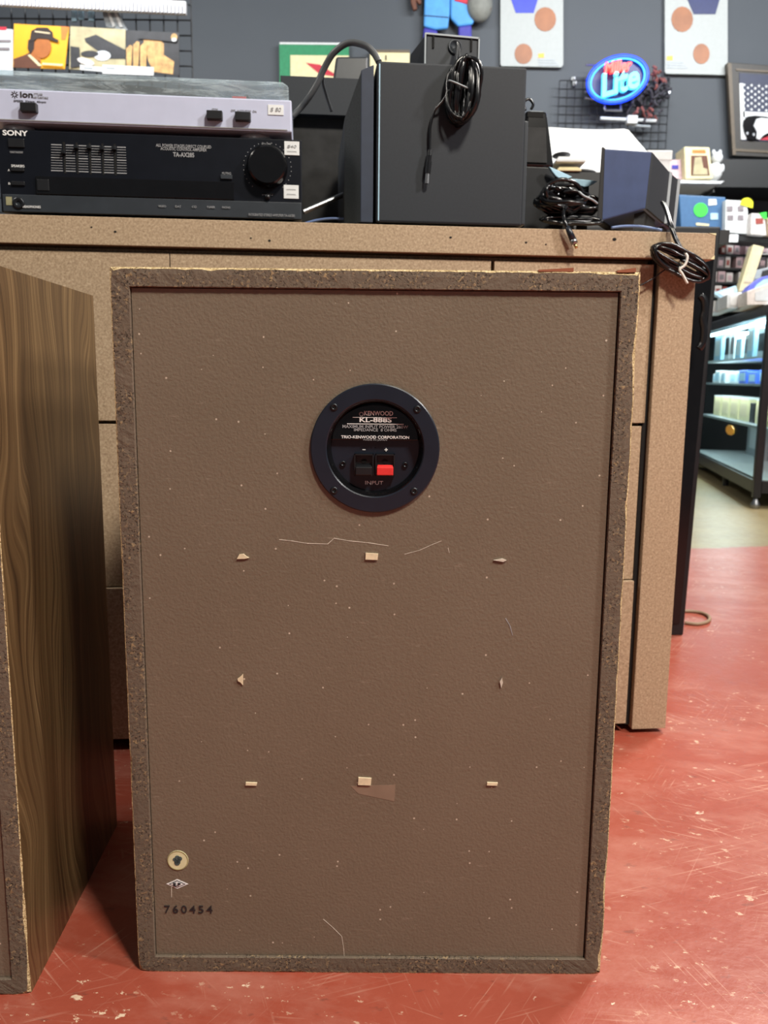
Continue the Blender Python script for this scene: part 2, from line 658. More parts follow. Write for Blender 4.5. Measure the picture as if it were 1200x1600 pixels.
# ================================================================== THE ROOM
struct(MB().box(-7, 8, -3.5, 6.05, -0.1, 0).build('floor', 'floor'))
struct(MB().box(-7, 8, 6.0, 6.12, 0, 3.7).build('wall_back', 'wall'))

# ================================================================== LOUDSPEAKERS
SPX, SPY, SPR, SPW, SPH, SPD, SPT = -0.0092, 0.7288, 0.0045, 0.4513, 0.665, 0.298, 0.0165
PANY = 0.0032


def rim_board(parent, side, seed):
    w2 = SPW / 2
    n = 220 if side in 'lr' else 170
    L = SPH if side in 'lr' else SPW
    mb = MB()
    rows = []
    for i in range(n + 1):
        t = i / n
        l = t * L
        q = Vector((l * 60 + seed * 13.7, seed * 3.1, 0.5))
        chip = max(0.0, noise.noise(q * 0.33) - 0.12) * 0.005 + max(0.0, noise.noise(q * 1.7)) * 0.0013
        endd = min(l, L - l)
        if endd < 0.018:
            chip += (0.018 - endd) ** 2 * (9 if (side == 'b' or (side == 'l' and l < 0.02)) else 5)
        if side == 't':
            chip += 0.0007
        e_side = 0.0006 + chip
        e_face = 0.0008 + chip * (0.75 + 0.4 * noise.noise(q * 2.3))
        j = lambda a, f: noise.noise(Vector((l * 210 * f + a, a * 5.3, seed))) * 0.00045
        prof = [(0.0, SPD), (0.0, 0.02), (0.0, e_side), (e_face, 0.0002 + abs(j(1, 1))), (SPT * 0.35, j(2, 1)), (SPT * 0.65, j(3, 0.8)),
                (SPT - 0.0006 + j(4, 1), 0.0), (SPT, 0.0009), (SPT, PANY + 0.01)]
        row = []
        for a, y in prof:
            lo, hi = a, L - a
            pos = lo + (hi - lo) * t
            if side == 'l': p = (-w2 + a, y, pos)
            elif side == 'r': p = (w2 - a, y, pos)
            elif side == 't': p = (-w2 + pos, y, SPH - a)
            else: p = (-w2 + pos, y, a)
            row.append(p)
        rows.append(row)
    k_ = len(rows[0])
    vs_ = [p for r in rows for p in r]
    for q in range(k_ - 1):
        mb.cur = 0 if q < 2 else (2 if q == 2 else 1)
        fs = []
        for i in range(n):
            a, b = i * k_ + q, (i + 1) * k_ + q
            f = (a, b, b + 1, a + 1)
            if side in ('r', 'b'):
                f = f[::-1]
            if side in ('b', 't'):
                f = f[::-1] if side == 't' else f
            fs.append(f)
        mb.f += [list(f) for f in fs]
        mb.mi += [mb.cur] * len(fs)
    mb.v = [tuple(p) for p in vs_]
    names = {'l': 'side_board', 'r': 'side_board', 't': 'top_board', 'b': 'bottom_board'}
    return mb.build(names[side], ['walnut', 'particle', 'rawchip'], parent, smooth=False)


def SP(u, v):                          # photo -> face of the near speaker (x, z)
    p = on_plane(u, v, SPX, SPY + PANY, SPR)
    d = p - Vector((SPX, SPY, 0))
    return d.x * math.cos(SPR) + d.y * math.sin(SPR), d.z


def loudspeaker(label, loc, rz, seed):
    t = thing('loudspeaker', label, 'loudspeaker', loc, rz, 'large wooden loudspeakers on the floor')
    for i, s_ in enumerate('lrtb'):
        rim_board(t, s_, seed + i * 1.37)
    w2 = SPW / 2 - SPT
    g = 0.0007
    px0, px1, pz0, pz1 = -w2 + g, w2 - g * 1.6, SPT + 0.0003, SPH - SPT - g
    hx, hz = SP(586, 701)
    hr = 0.050
    angs = sorted([2 * math.pi * i / 64 for i in range(64)] + [math.atan2(cz - hz, cx_ - hx) % (2 * math.pi) for cx_ in (px0, px1) for cz in (pz0, pz1)])
    inner, outer = [], []
    for a in angs:
        ca_, sa_ = math.cos(a), math.sin(a)
        ts = [((px1 if ca_ > 0 else px0) - hx) / ca_ if abs(ca_) > 1e-9 else 1e9, ((pz1 if sa_ > 0 else pz0) - hz) / sa_ if abs(sa_) > 1e-9 else 1e9]
        q_ = min(ts)
        inner.append((hx + hr * ca_, hz + hr * sa_)); outer.append((hx + q_ * ca_, hz + q_ * sa_))
    n_ = len(angs)
    vsx = [(x, y, z) for y in (PANY, PANY + 0.012) for ring_ in (inner, outer) for x, z in ring_]
    fsx = []
    for i in range(n_):
        j = (i + 1) % n_
        fsx += [(i, n_ + i, n_ + j, j), (2 * n_ + i, 2 * n_ + j, 3 * n_ + j, 3 * n_ + i), (n_ + i, 3 * n_ + i, 3 * n_ + j, n_ + j), (i, j, 2 * n_ + j, 2 * n_ + i)]
    MB().add(vsx, fsx).build('back_panel', 'panel', t)
    MB().box(-SPW / 2 + 0.001, SPW / 2 - 0.001, SPD - 0.02, SPD, 0.001, SPH - 0.001).build('front_baffle', 'black_matte', t)
    MB().box(-SPW / 2 + 0.014, SPW / 2 - 0.014, SPD, SPD + 0.012, 0.014, SPH - 0.014).build('front_grille', 'grille_cloth', t, bevel=0.003)
    return t


def terminal(t, x, z, words):
    k0 = 1 / 1778.0
    Y = PANY
    ro, ri, dp = 0.0568, 0.0424, 0.0105
    cup = MB().lathe_y([(ro, Y), (ro, Y - 0.0022), (ro - 0.0010, Y - 0.0030), (ri + 0.0010, Y - 0.0030), (ri, Y - 0.0020),
                        (ri, Y + dp), (0.0005, Y + dp)], x, z, 72).build('terminal_cup', 'ring_black', t, smooth=True, label='black round recessed terminal cup')
    cup.modifiers.new('es', 'EDGE_SPLIT').split_angle = math.radians(14)
    MB().prism([(x + (ri - 0.004) * math.cos(a), z + 0.007 + (ri - 0.011) * 1.0 * math.sin(a)) for a in [math.pi * i / 24 for i in range(25)]],
               Y + dp - 0.004, Y + dp - 0.0005).build('name_plate', 'gloss_black', cup, bevel=0.0006)
    MB().lathe_y([(ri - 0.0002, Y - 0.0018), (ri - 0.0006, Y - 0.0014), (ri - 0.0034, Y + dp - 0.0002)], x, z, 72).build('cup_wall', 'gloss_black', cup, smooth=True)
    ys = Y + dp - 0.0042
    for (u, v) in ((522, 637), (651, 639), (522, 767), (648, 767)):
        dx, dz = (u - 586) * k0, (701 - v) * k0
        s_ = MB().lathe_y([(0.0034, Y - 0.0028), (0.0034, Y - 0.0034), (0.0026, Y - 0.0040), (0.0015, Y - 0.0040), (0.0012, Y - 0.0032), (0.0002, Y - 0.0032)], x + dx, z + dz, 16).build('screw', 'screw_black', cup, smooth=True)
        cr_ = R.uniform(0, 1.5)
        for ang_ in (cr_, cr_ + math.pi / 2):
            dx2, dz2 = math.cos(ang_) * 0.0016, math.sin(ang_) * 0.0016
            MB().tube([(x + dx - dx2, Y - 0.0034, z + dz - dz2), (x + dx + dx2, Y - 0.0034, z + dz + dz2)], 0.0004, 6).build('cross_slot', 'dark_slot', cup)
    for (u, v) in ((535, 727), (634, 728)):
        dx, dz = (u - 586) * k0, (701 - v) * k0
        MB().lathe_y([(0.0026, Y + dp), (0.0026, Y + dp - 0.0016), (0.0016, Y + dp - 0.0022), (0.0014, Y + dp - 0.0012), (0.0001, Y + dp - 0.0012)], x + dx, z + dz, 16).build('plate_screw', 'screw_black', cup, smooth=True)
    yb = Y + dp
    for (cu_, mt, lb) in ((568.5, 'black_plastic', 'black push terminal lever'), (602, 'red_plastic', 'red push terminal lever')):
        dx = (cu_ - 586) * k0
        dz = (701 - 728) * k0
        bw, bh = 0.0086, 0.0098
        MB().box(x + dx - bw, x + dx + bw, yb - 0.006, yb, z + dz + bh - 0.001, z + dz + bh).box(x + dx - bw, x + dx + bw, yb - 0.006, yb, z + dz - bh, z + dz - bh + 0.001) \
            .box(x + dx - bw, x + dx - bw + 0.001, yb - 0.006, yb, z + dz - bh, z + dz + bh).box(x + dx + bw - 0.001, x + dx + bw, yb - 0.006, yb, z + dz - bh, z + dz + bh) \
            .box(x + dx - bw, x + dx + bw, yb - 0.002, yb, z + dz - bh, z + dz + bh).build('terminal_socket', 'black_plastic', cup)
        MB().disc(x + dx, z + dz + 0.0035, 0.0026, yb - 0.0026, yb - 0.0019, 16, 0.0016).build('wire_hole', 'dark_slot', cup)
        lx, l0, l1 = 0.0074, z + dz - 0.0086, z + dz + 0.0005
        MB().hexa([(x + dx - lx, yb - 0.010, l0), (x + dx + lx, yb - 0.010, l0), (x + dx + lx, yb - 0.010, l1 - 0.0018), (x + dx - lx, yb - 0.010, l1 - 0.0018),
                   (x + dx - lx * .9, yb - 0.002, l0), (x + dx + lx * .9, yb - 0.002, l0), (x + dx + lx * .9, yb - 0.004, l1), (x + dx - lx * .9, yb - 0.004, l1)]).build('push_lever', mt, cup, bevel=0.0007, label=lb)
    if words:
        def put(body, u, v, w, h, mat='white_print', yy=None, **kw):
            lettering(body, cup, x + (u - 586) * k0 * 1.03, z + (701 - v) * k0 * 1.03, w * k0 * 1.03, h * k0, (ys - 0.0001) if yy is None else yy, mat, **kw)
        put('KENWOOD', 591, 648, 44, 7, bold=0.012)
        MB().lathe_y([(0.0020, ys - 0.0004), (0.0013, ys - 0.0004)], x + (564 - 586) * k0, z + (701 - 648) * k0, 20).build('emblem', 'grey_print', cup)
        MB().box(x - 0.020, x + 0.019, ys - 0.0004, ys, z + (701 - 653.5) * k0, z + (701 - 652.6) * k0).build('rule', 'white_print', cup)
        put('KL-888S', 586.5, 658, 49, 7.5, bold=0.02)
        MB().box(x - 0.025, x + 0.025, ys - 0.0004, ys, z + (701 - 663.7) * k0, z + (701 - 662.7) * k0).build('rule', 'white_print', cup)
        put('MAXIMUM INPUT POWER 260W', 586, 668.3, 100, 5, 'grey_print', bold=0.01)
        put('IMPEDANCE  8 OHMS', 586, 673.3, 65, 4.6, 'grey_print', bold=0.01)
        put('TRIO-KENWOOD CORPORATION', 586, 684.3, 104, 4.6, bold=0.015)
        put('MADE IN JAPAN', 586, 688.8, 36, 3, 'grey_print')
        put('INPUT', 585, 755.5, 28, 6, 'white_print', yy=yb - 0.0003, bold=0.01)
        put('+', 603, 704, 5, 5, 'white_print', yy=yb - 0.0003, bold=0.03)
        MB().box(x - 0.0114, x - 0.0086, yb - 0.0004, yb, z - 0.0022, z - 0.0015).build('minus_mark', 'white_print', cup)
    return cup


main = loudspeaker('brown loudspeaker seen from behind with round black input terminal, centre of the floor', (SPX, SPY, 0), SPR, 1.0)
tx, tz = SP(586, 701)
terminal(main, tx, tz, True)

# torn label stubs left on the panel
for (u, v, w, h, kind) in ((380, 869, 19, 8, 0), (581, 869, 20, 11, 1), (781, 875, 20, 5, 2), (376, 1061, 9, 18, 0), (783, 1066, 5, 17, 2), (393, 1224, 18, 5, 1), (570, 1220, 21, 13, 1), (769, 1224, 17, 5, 1)):
    x, z = SP(u, v)
    k0 = 0.4513 / (830 - 110 * (v - 420) / 1101)
    a, b = w * k0 / 2, h * k0 / 2
    if kind == 0:
        pts = [(x - a, z - b), (x + a * .3, z - b * .9), (x + a, z - b * .5), (x + a * .5, z + b * .1), (x + a * .1, z + b), (x - a * .6, z + b * .8)]
        if h > w:
            pts = [(x + a * .8, z - b), (x + a * .9, z + b), (x + a * .2, z + b * .6), (x - a, z + b * .1), (x - a * .8, z - b * .3), (x, z - b * .5)]
    elif kind == 1:
        pts = [(x - a, z - b * .9), (x + a * .9, z - b), (x + a, z + b * .8), (x - a * .95, z + b)]
    else:
        pts = [(x - a, z), (x + a * .5, z - b), (x + a, z), (x + a * .4, z + b)] if w > h else [(x, z - b), (x + a, z), (x + a * .3, z + b), (x - a, z + b * .2)]
    MB().prism(pts, PANY - 0.0016, PANY + 0.0005).build('label_stub', 'stub_cream' if kind < 2 else 'stub_white', main, label='torn cream adhesive stub')


def scratch(pts, wid, mat='stub_white'):
    P = [SP(*p) for p in pts]
    mb = MB()
    for i, (a, b) in enumerate(zip(P, P[1:])):
        d = Vector((b[0] - a[0], b[1] - a[1])); d.normalize()
        nx, nz = -d.y * wid / 2, d.x * wid / 2
        mb.prism([(a[0] - nx, a[1] - nz), (b[0] - nx * .6, b[1] - nz * .6), (b[0] + nx * .6, b[1] + nz * .6), (a[0] + nx, a[1] + nz)], PANY - 0.00025, PANY + 0.0003)
    return mb.build('scratch', mat, main)


scratch([(436, 843), (455, 845), (480, 849), (512, 850), (522, 841), (545, 845), (575, 848), (607, 853)], 0.0007)
scratch([(632, 866), (655, 860), (675, 851), (690, 845)], 0.0005)
scratch([(505, 1436), (520, 1449), (534, 1463), (537, 1482), (538, 1497)], 0.0006)
scratch([(268, 1386), (268, 1402)], 0.0008)
scratch([(700, 856), (702, 864)], 0.0006)
scratch([(790, 966), (797, 978), (801, 993)], 0.0008, 'grey_print')
MB().prism([SP(548, 1228), SP(618, 1226), SP(616, 1252), SP(560, 1240)], PANY - 0.0002, PANY + 0.0002).build('tape_remnant', plain('dull_tape', (132, 114, 98), 0.25), main, label='dull scrap of old clear tape')
# round sticker, diamond stamp, serial number
x, z = SP(278, 1344)
st_ = MB().disc(x, z, 0.0101, PANY - 0.0006, PANY, 32).build('round_sticker', plain('sticker_ivory', (214, 208, 166), 0.6), main, label='round ivory inspection sticker')
MB().lathe_y([(0.0099, PANY - 0.0008), (0.0092, PANY - 0.0008)], x, z, 32).build('sticker_rim', plain('sticker_edge', (150, 140, 92), 0.6), st_)
pr = MB()
for i in range(7):
    a = i * 0.9
    pr.disc(x + 0.0034 * math.cos(a) * (0.4 + 0.6 * (i % 2)), z + 0.0026 * math.sin(a), 0.0017 + 0.0005 * (i % 3), PANY - 0.0009, PANY - 0.0005, 10)
pr.build('stamp_mark', plain('stamp_ink', (70, 84, 84), 0.7, var=0.5, vs=900), st_)
x, z = SP(277, 1381)
dm = MB().prism([(x - 0.0105, z), (x, z - 0.0050), (x + 0.0105, z), (x, z + 0.0050)], PANY - 0.0003, PANY).build('diamond_stamp', 'white_print', main, label='white and dark diamond stamp')
MB().prism([(x - 0.0080, z), (x, z - 0.0038), (x + 0.0080, z), (x, z + 0.0038)], PANY - 0.0005, PANY - 0.0002).build('diamond_inner', 'dark_print', dm)
MB().prism([(x - 0.0064, z), (x, z - 0.0030), (x + 0.0064, z), (x, z + 0.0030)], PANY - 0.0007, PANY - 0.0004).build('diamond_core', 'white_print', dm)
lettering('E.P', dm, x, z, 0.0072, 0.0032, PANY - 0.0008, 'dark_print', bold=0.02)
x, z = SP(294.5, 1420.5)
lettering('760454', main, x, z, 0.0465, 0.0082, PANY - 0.0002, 'dark_print', name='serial_number', spacing=1.35, bold=0.008)
# lifted veneer flakes and bare chips along the top edge
for (u, w, h, rot) in ((868, 0.030, 0.0030, 0.05), (978, 0.016, 0.0035, 0.22)):
    x, z = SP(u, 420)
    MB().hexa([(x - w / 2, 0.0, SPH - 0.0005), (x + w / 2, 0.001, SPH - 0.0002), (x + w / 2, 0.001, SPH + h), (x - w / 2, 0.0, SPH + h * .3),
               (x - w / 2, 0.02, SPH - 0.0005), (x + w / 2, 0.012, SPH), (x + w / 2, 0.012, SPH + h * .6), (x - w / 2, 0.02, SPH + 0.0003)]).build('veneer_flake', 'veneer_chip', main, label='lifted reddish veneer flake')

X2, Y2, RZ2 = -0.3272, 0.6962, 0.0455
lc = (X2 - SPW / 2 * math.cos(RZ2), Y2 - SPW / 2 * math.sin(RZ2), 0)
left = loudspeaker('walnut loudspeaker cut off by the left picture edge, its wood grained side showing', lc, RZ2, 7.0)
terminal(left, tx, tz, False)

# ================================================================== COUNTER
top = thing('counter_top', 'long raw brown fibreboard worktop carrying the audio gear', 'worktop', CO, CANG)
MB().box(-1.25, 0.496, 0.0, 0.53, 0.754, 0.792).build('board', 'mdf', top, bevel=0.0008)
for (u, v, r) in ((143, 355, .0010), (180, 362, .0014), (392, 372, .001), (421, 376, .0014), (704, 371, .0014), (822, 379, .0014), (853, 382, .0010), (960, 374, .0022)):
    p = S(u, v)
    MB().disc(p.x, p.z, r * 1.4, -0.0004, 0.0004, 12, r).build('screw_hole', 'dark_slot', top)
p = S(1117, 364)
MB().prism([(0.496, 0.792), (0.484, 0.792), (0.496, 0.789)], -0.0006, 0.01).build('edge_chip', 'paper_cream', top)
MB().prism([(0.496, 0.7545), (0.490, 0.7545), (0.496, 0.760)], -0.0006, 0.01).build('edge_chip', 'paper_cream', top)

cab = thing('drawer_cabinet', 'brown fibreboard drawer cabinet standing behind the loudspeakers', 'cabinet', CO, CANG)
MB().box(-1.22, 0.408, 0.028, 0.50, 0.03, 0.753).build('carcass', 'mdf', cab)
MB().box(-1.20, 0.45, 0.06, 0.46, 0.0, 0.035).build('plinth', 'black_matte', cab)
MB().box(0.412, 0.469, 0.0, 0.50, 0.008, 0.753).build('end_panel', 'mdf', cab, bevel=0.0008)
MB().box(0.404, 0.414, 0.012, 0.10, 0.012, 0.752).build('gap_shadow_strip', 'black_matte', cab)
cols = ((-1.22, -0.787), (-0.783, -0.3108), (-0.3095, 0.1565), (0.1615, 0.4062))
rows = ((0.018, 0.2575, 0.0015), (0.2592, 0.503, 0.0085), (0.508, 0.746, 0.0085))
for ci, (a, b) in enumerate(cols):
    for ri_, (z0, z1, y0) in enumerate(rows):
        bb = b - (0.0045 if (ci == 3 and ri_ < 2) else 0)
        MB().box(a, bb, y0, y0 + 0.017, z0, z1).build('drawer_front', 'mdf', cab, bevel=0.0006)
        MB().box(a + 0.03, bb - 0.03, y0 + 0.017, 0.030, z0 + 0.03, z1 - 0.03).build('drawer_box', 'mdf', cab)

# ================================================================== TELEVISION behind the counter
p = on_floor(1068, 993)
tvx, tvy = p.x, p.y
q = at(1127, 354, tvy + 0.04)
tv = thing('flat_television', 'black flat television standing on edge behind the brown counter', 'television', (tvx, tvy, 0), 0)
dx = q.x - tvx
for nm, z0, z1, mt in (('bezel', 0.0, q.z, 'black_matte'),):
    MB().hexa([(-1.15, 0, z0), (0, 0, z0), (dx, 0.04, z1), (-1.1, 0.04, z1), (-1.15, 0.05, z0), (0, 0.05, z0), (dx, 0.09, z1), (-1.1, 0.09, z1)]).build(nm, 'black_plastic', tv, bevel=0.004)
MB().hexa([(-1.12, -0.004, 0.03), (-0.012, -0.004, 0.03), (dx - .012, 0.034, q.z - .02), (-1.08, 0.034, q.z - .02), (-1.12, 0.01, 0.03), (-0.012, 0.01, 0.03), (dx - .012, 0.05, q.z - .02), (-1.08, 0.05, q.z - .02)]).build('screen', 'gloss_black', tv)
cb = [at(u, v, tvy - 0.03) - Vector((tvx, tvy, 0)) for u, v in ((1094, 462), (1100, 470), (1101, 485), (1098, 500), (1100, 515), (1098, 535), (1092, 545))]
MB().tube(spline(cb, 6), 0.008, 8).build('power_cable', 'cable_black', tv, smooth=True)
cd = [on_floor(u, v, 0.004) for u, v in ((1060, 955), (1080, 955), (1098, 958), (1108, 964), (1106, 971), (1090, 975), (1070, 973))]
tag(MB().tube(spline(cd, 6), 0.0042, 8).build('floor_cable', 'tan_cable', None, smooth=True), 'tan cable loop lying on the red floor by the television', 'cable')

# ================================================================== AMPLIFIER
AD = 0.004
a0 = S(3, 335, AD); a1 = S(472, 345, AD)
AX0, AX1, AZ0, AZ1 = -0.536, -0.1215, 0.7945, 0.904
acx = (AX0 + AX1) / 2
amp = thing('stereo_amplifier', 'black stereo amplifier with equaliser sliders and big volume knob, under the turntable', 'amplifier', W(acx, AD, 0.792), CANG)


def A(u, v):
    p = S(u, v, AD)
    return p.x - acx, p.z - 0.792


hw = (AX1 - AX0) / 2
MB().box(-hw + 0.004, hw - 0.004, 0.012, 0.30, 0.006, 0.110).build('body', 'black_matte', amp)
MB().box(-hw, hw, 0.0, 0.014, 0.0035, 0.112).build('front_panel', 'amp_black', amp, bevel=0.0012)
for sx in (-1, 1):
    for yy in (0.03, 0.26):
        MB().lathe_z([(0.0001, 0.0), (0.018, 0.0), (0.016, 0.007), (0.0001, 0.007)], sx * (hw - 0.05), yy, 20).build('foot', 'black_plastic', amp)
x0, z0 = A(10, 338); x1, z1 = A(470, 318)
MB().box(-hw + 0.003, hw - 0.001, -0.0022, 0.004, 0.0040, 0.0270).build('lower_fascia', 'amp_grey', amp, bevel=0.0008)
# display strip
xl, zl = A(58, 310); xr, _ = A(366, 318); _, zt = A(60, 287)
zb_ = 0.0285
MB().box(xl, xr, -0.003, 0.003, zb_ - 0.0005, zb_ + 0.0235).build('display_window', 'gloss_black', amp, bevel=0.0006)
x, z = A(75, 300)
MB().box(xl + 0.002, xl + 0.018, -0.0042, 0.0, zb_ + 0.004, zb_ + 0.019).build('display_button', 'black_plastic', amp, bevel=0.0006)
# volume knob
x, z = A(418, 262)
kn = MB().lathe_y([(0.0285, 0.0005), (0.0285, -0.010), (0.0265, -0.013), (0.0262, -0.0155), (0.0240, -0.0175), (0.0001, -0.0180)], x, z, 48).build('volume_knob', 'gloss_black', amp, smooth=True)
kn.modifiers.new('es', 'EDGE_SPLIT').split_angle = math.radians(35)
tk = MB()
for i in range(27):
    a = math.radians(-50 + 280 * i / 26)
    tk.disc(x + 0.0335 * math.cos(a), z + 0.0335 * math.sin(a), 0.0006, -0.0006, 0.0, 6)
tk.build('dial_marks', 'grey_print', amp)
MB().box(x - 0.008, x + 0.008, -0.0012, 0, z - 0.036, z - 0.0345).build('balance_slot', 'dark_slot', amp)
MB().lathe_y([(0.0035, 0), (0.0035, -0.006), (0.0002, -0.0065)], x, z - 0.040, 16).build('balance_knob', 'black_plastic', amp, smooth=True)
# equaliser
for i, (u, kv) in enumerate(((100, 239), (120, 231), (140, 231), (160, 233), (179, 233))):
    xa, za = A(u, 222 + i * 0.8); xb, zb2 = A(u + 2, 271 + i * 0.8)
    MB().box((xa + xb) / 2 - 0.0014, (xa + xb) / 2 + 0.0014, -0.0004, 0.001, zb2, za).build('slider_slot', 'dark_slot', amp)
    xk, zk = A(u, kv)
    MB().box(xk - 0.0028, xk + 0.0028, -0.007, 0, zk - 0.0022, zk + 0.0022).build('slider_knob', 'screw_black', amp, bevel=0.0005)
lines = MB()
for j in range(11):
    for i in range(6):
        u0 = 80 + i * 20 + (0 if i == 0 else 3); u1 = 80 + (i + 1) * 20 - 3
        xa, za = A(u0, 226 + j * 4.05 + i * 0.8); xb, _ = A(u1, 240)
        th = 0.0006 if j in (0, 5, 10) else 0.0003
        lines.box(xa, xb, -0.0005, 0.0001, za - th, za + th)
lines.build('scale_lines', 'grey_print', amp)
for (u, v, w, h) in ((26, 224, 24, 13), (28, 265, 20, 6), (29, 287, 20, 6)):
    x, z = A(u, v)
    MB().box(x - w * .00044, x + w * .00044, -0.0028, 0.001, z - h * .00043, z + h * .00043).build('push_button', 'black_plastic', amp, bevel=0.0005)
x, z = A(354, 277)
MB().box(x - 0.008, x + 0.008, -0.003, 0.001, z - 0.0028, z + 0.0028).build('push_button', 'amp_grey', amp, bevel=0.0005)
x, z = A(30, 318)
MB().lathe_y([(0.0078, -0.0015), (0.0078, -0.0040), (0.0058, -0.0046), (0.0042, -0.0035), (0.0030, -0.0040), (0.0028, 0.0), (0.0001, 0.0)], x, z, 28).build('headphone_jack', 'screw_black', amp, smooth=True)
x, z = A(15, 314)
MB().box(x - 0.004, x + 0.004, -0.0027, -0.0018, z - 0.006, z + 0.005).build('sticker_scrap', plain('old_sticker', (140, 136, 104), 0.7), amp)
for (u, v, w, h) in ((456, 232, 24, 21), (455, 300, 24, 21)):
    x, z = A(u, v)
    ps = MB().box(x - w * .00044, x + w * .00044, -0.0012, 0.0004, z - h * .00044, z + h * .00044).build('price_sticker', 'paper_white', amp, bevel=0.0003, label='white handwritten price sticker')
    if v < 250:
        lettering('$40', ps, x, z + 0.002, 0.013, 0.0045, -0.0013, 'grey_print', name='handwriting', shear=0.2)
    scr = MB()
    for zz in ((-.0045,) if v < 250 else (.003, -.0035)):
        scr.tube([(x + (q - 8) * .0008, -.0014, z + zz + .0011 * math.sin(q * 2.1 + zz * 900)) for q in range(17)], .0003, 5)
    scr.build('scribble', 'grey_print', ps)
for body, u, v, w, h, mt, bd in (('SONY', 24, 208, 38, 8, 'white_print', 0.025), ('ALL POWER STAGES DIRECT COUPLED', 287, 228.5, 86, 4.6, 'grey_print', 0.01),
                                 ('ACOUSTIC CONTROL AMPLIFIER', 287, 233.5, 72, 4.6, 'grey_print', 0.01), ('TA-AX285', 287, 242, 33, 7, 'grey_print', 0.02), ('VOLUME', 416, 225.5, 15, 3.6, 'grey_print', 0.0),
                                 ('5-BAND GRAPHIC EQUALIZER', 142, 281, 48, 3.6, 'grey_print', 0.0), ('SPEAKERS', 28, 259.5, 20, 3.6, 'white_print', 0.0), ('ON/STANDBY', 26, 238, 20, 3, 'grey_print', 0.0),
                                 ('HEADPHONES', 51, 324, 27, 3.6, 'white_print', 0.0), ('INTEGRATED STEREO AMPLIFIER TA-AX285', 425, 337, 74, 4, 'grey_print', 0.0), ('MUTING', 354, 271, 14, 3.4, 'grey_print', 0.0),
                                 ('VIDEO', 254, 323, 12, 3.2, 'grey_print', 0), ('DAT', 279, 323.5, 9, 3.2, 'grey_print', 0), ('CD', 304, 324, 7, 3.2, 'grey_print', 0), ('TUNER', 330, 324.5, 13, 3.2, 'grey_print', 0), ('PHONO', 354, 325, 13, 3.2, 'grey_print', 0),
                                 ('BALANCE', 418, 304, 17, 3, 'grey_print', 0), ('A', 14, 266, 3, 3.4, 'white_print', 0), ('B', 15, 287, 3, 3.4, 'white_print', 0)):
    x, z = A(u, v)
    k0 = 0.00088
    low = v > 318
    lettering(body, amp, x, z, w * k0, h * k0, -0.0035 if (low and v > 330 or low and u < 60) else -0.0032 if low else -0.0002, mt, bold=bd)

# ================================================================== TURNTABLE
TX0, TX1, TZ0 = -0.565, -0.1352, 0.904
tcx = (TX0 + TX1) / 2
th_ = (TX1 - TX0) / 2
tt = thing('turntable', 'silver record player with scratched clear lid on the black amplifier', 'turntable', W(tcx, 0.0, TZ0), CANG)


def T(u, v, dep=0.0):
    p = S(u, v, dep)
    return p.x - tcx, p.z - TZ0


MB().box(-th_, th_, 0.0, 0.34, 0.0085, 0.0510).build('plinth', 'silver_plastic', tt, bevel=0.002)
MB().box(-th_ + 0.001, th_ - 0.006, -0.0008, 0.003, 0.0108, 0.0120).build('groove', 'grey_print', tt)
for sx, yy in ((-1, 0.03), (1, 0.03), (-1, 0.29), (1, 0.29)):
    MB().lathe_z([(0.0001, 0), (0.021, 0), (0.024, 0.004), (0.020, 0.009), (0.0001, 0.009)], sx * (th_ - 0.052), yy, 24).build('foot', 'deck_grey', tt, smooth=True)
for (u, v) in ((47, 170), (336, 182), (380, 184)):
    x, z = T(u, v)
    MB().box(x - 0.0108, x + 0.0108, -0.009, 0.001, z - 0.0058, z + 0.0058).build('switch', 'black_plastic', tt, bevel=0.001)
x, z = T(431, 172)
ps = MB().box(x - 0.0108, x + 0.0108, -0.001, 0.0005, z - 0.0066, z + 0.0066).build('price_sticker', 'paper_white', tt)
lettering('$ 80', ps, x, z, 0.015, 0.006, -0.0012, 'grey_print', name='handwriting', shear=0.2)
x, z = T(39, 148)
lettering('ion', tt, x + 0.0022, z, 0.0165, 0.0072, -0.0004, 'dark_print', bold=0.02)
em = MB()
xe, ze = T(23, 148)
for i in range(8):
    a = i * math.pi / 4
    em.prism([(xe + .0018 * math.cos(a - .3), ze + .0018 * math.sin(a - .3)), (xe + .0048 * math.cos(a - .09), ze + .0048 * math.sin(a - .09)), (xe + .0048 * math.cos(a + .09), ze + .0048 * math.sin(a + .09)), (xe + .0018 * math.cos(a + .3), ze + .0018 * math.sin(a + .3))], -0.0006, 0)
em.build('emblem', 'dark_print', tt)
for body, u, v, w, h in (('iTTUSB', 60, 147.5, 13, 3), ('USB TURNTABLE', 64, 152.5, 22, 3), ('SPEED  33rpm  45rpm', 47, 159, 48, 3.4), ('STOP', 336, 171, 9, 3), ('OFF  AUTO STOP  ON', 381, 173.5, 40, 3.2)):
    x, z = T(u, v)
    lettering(body, tt, x, z, w * .00088, h * .00088, -0.0003, 'grey_print' if h < 3.3 else 'dark_print')
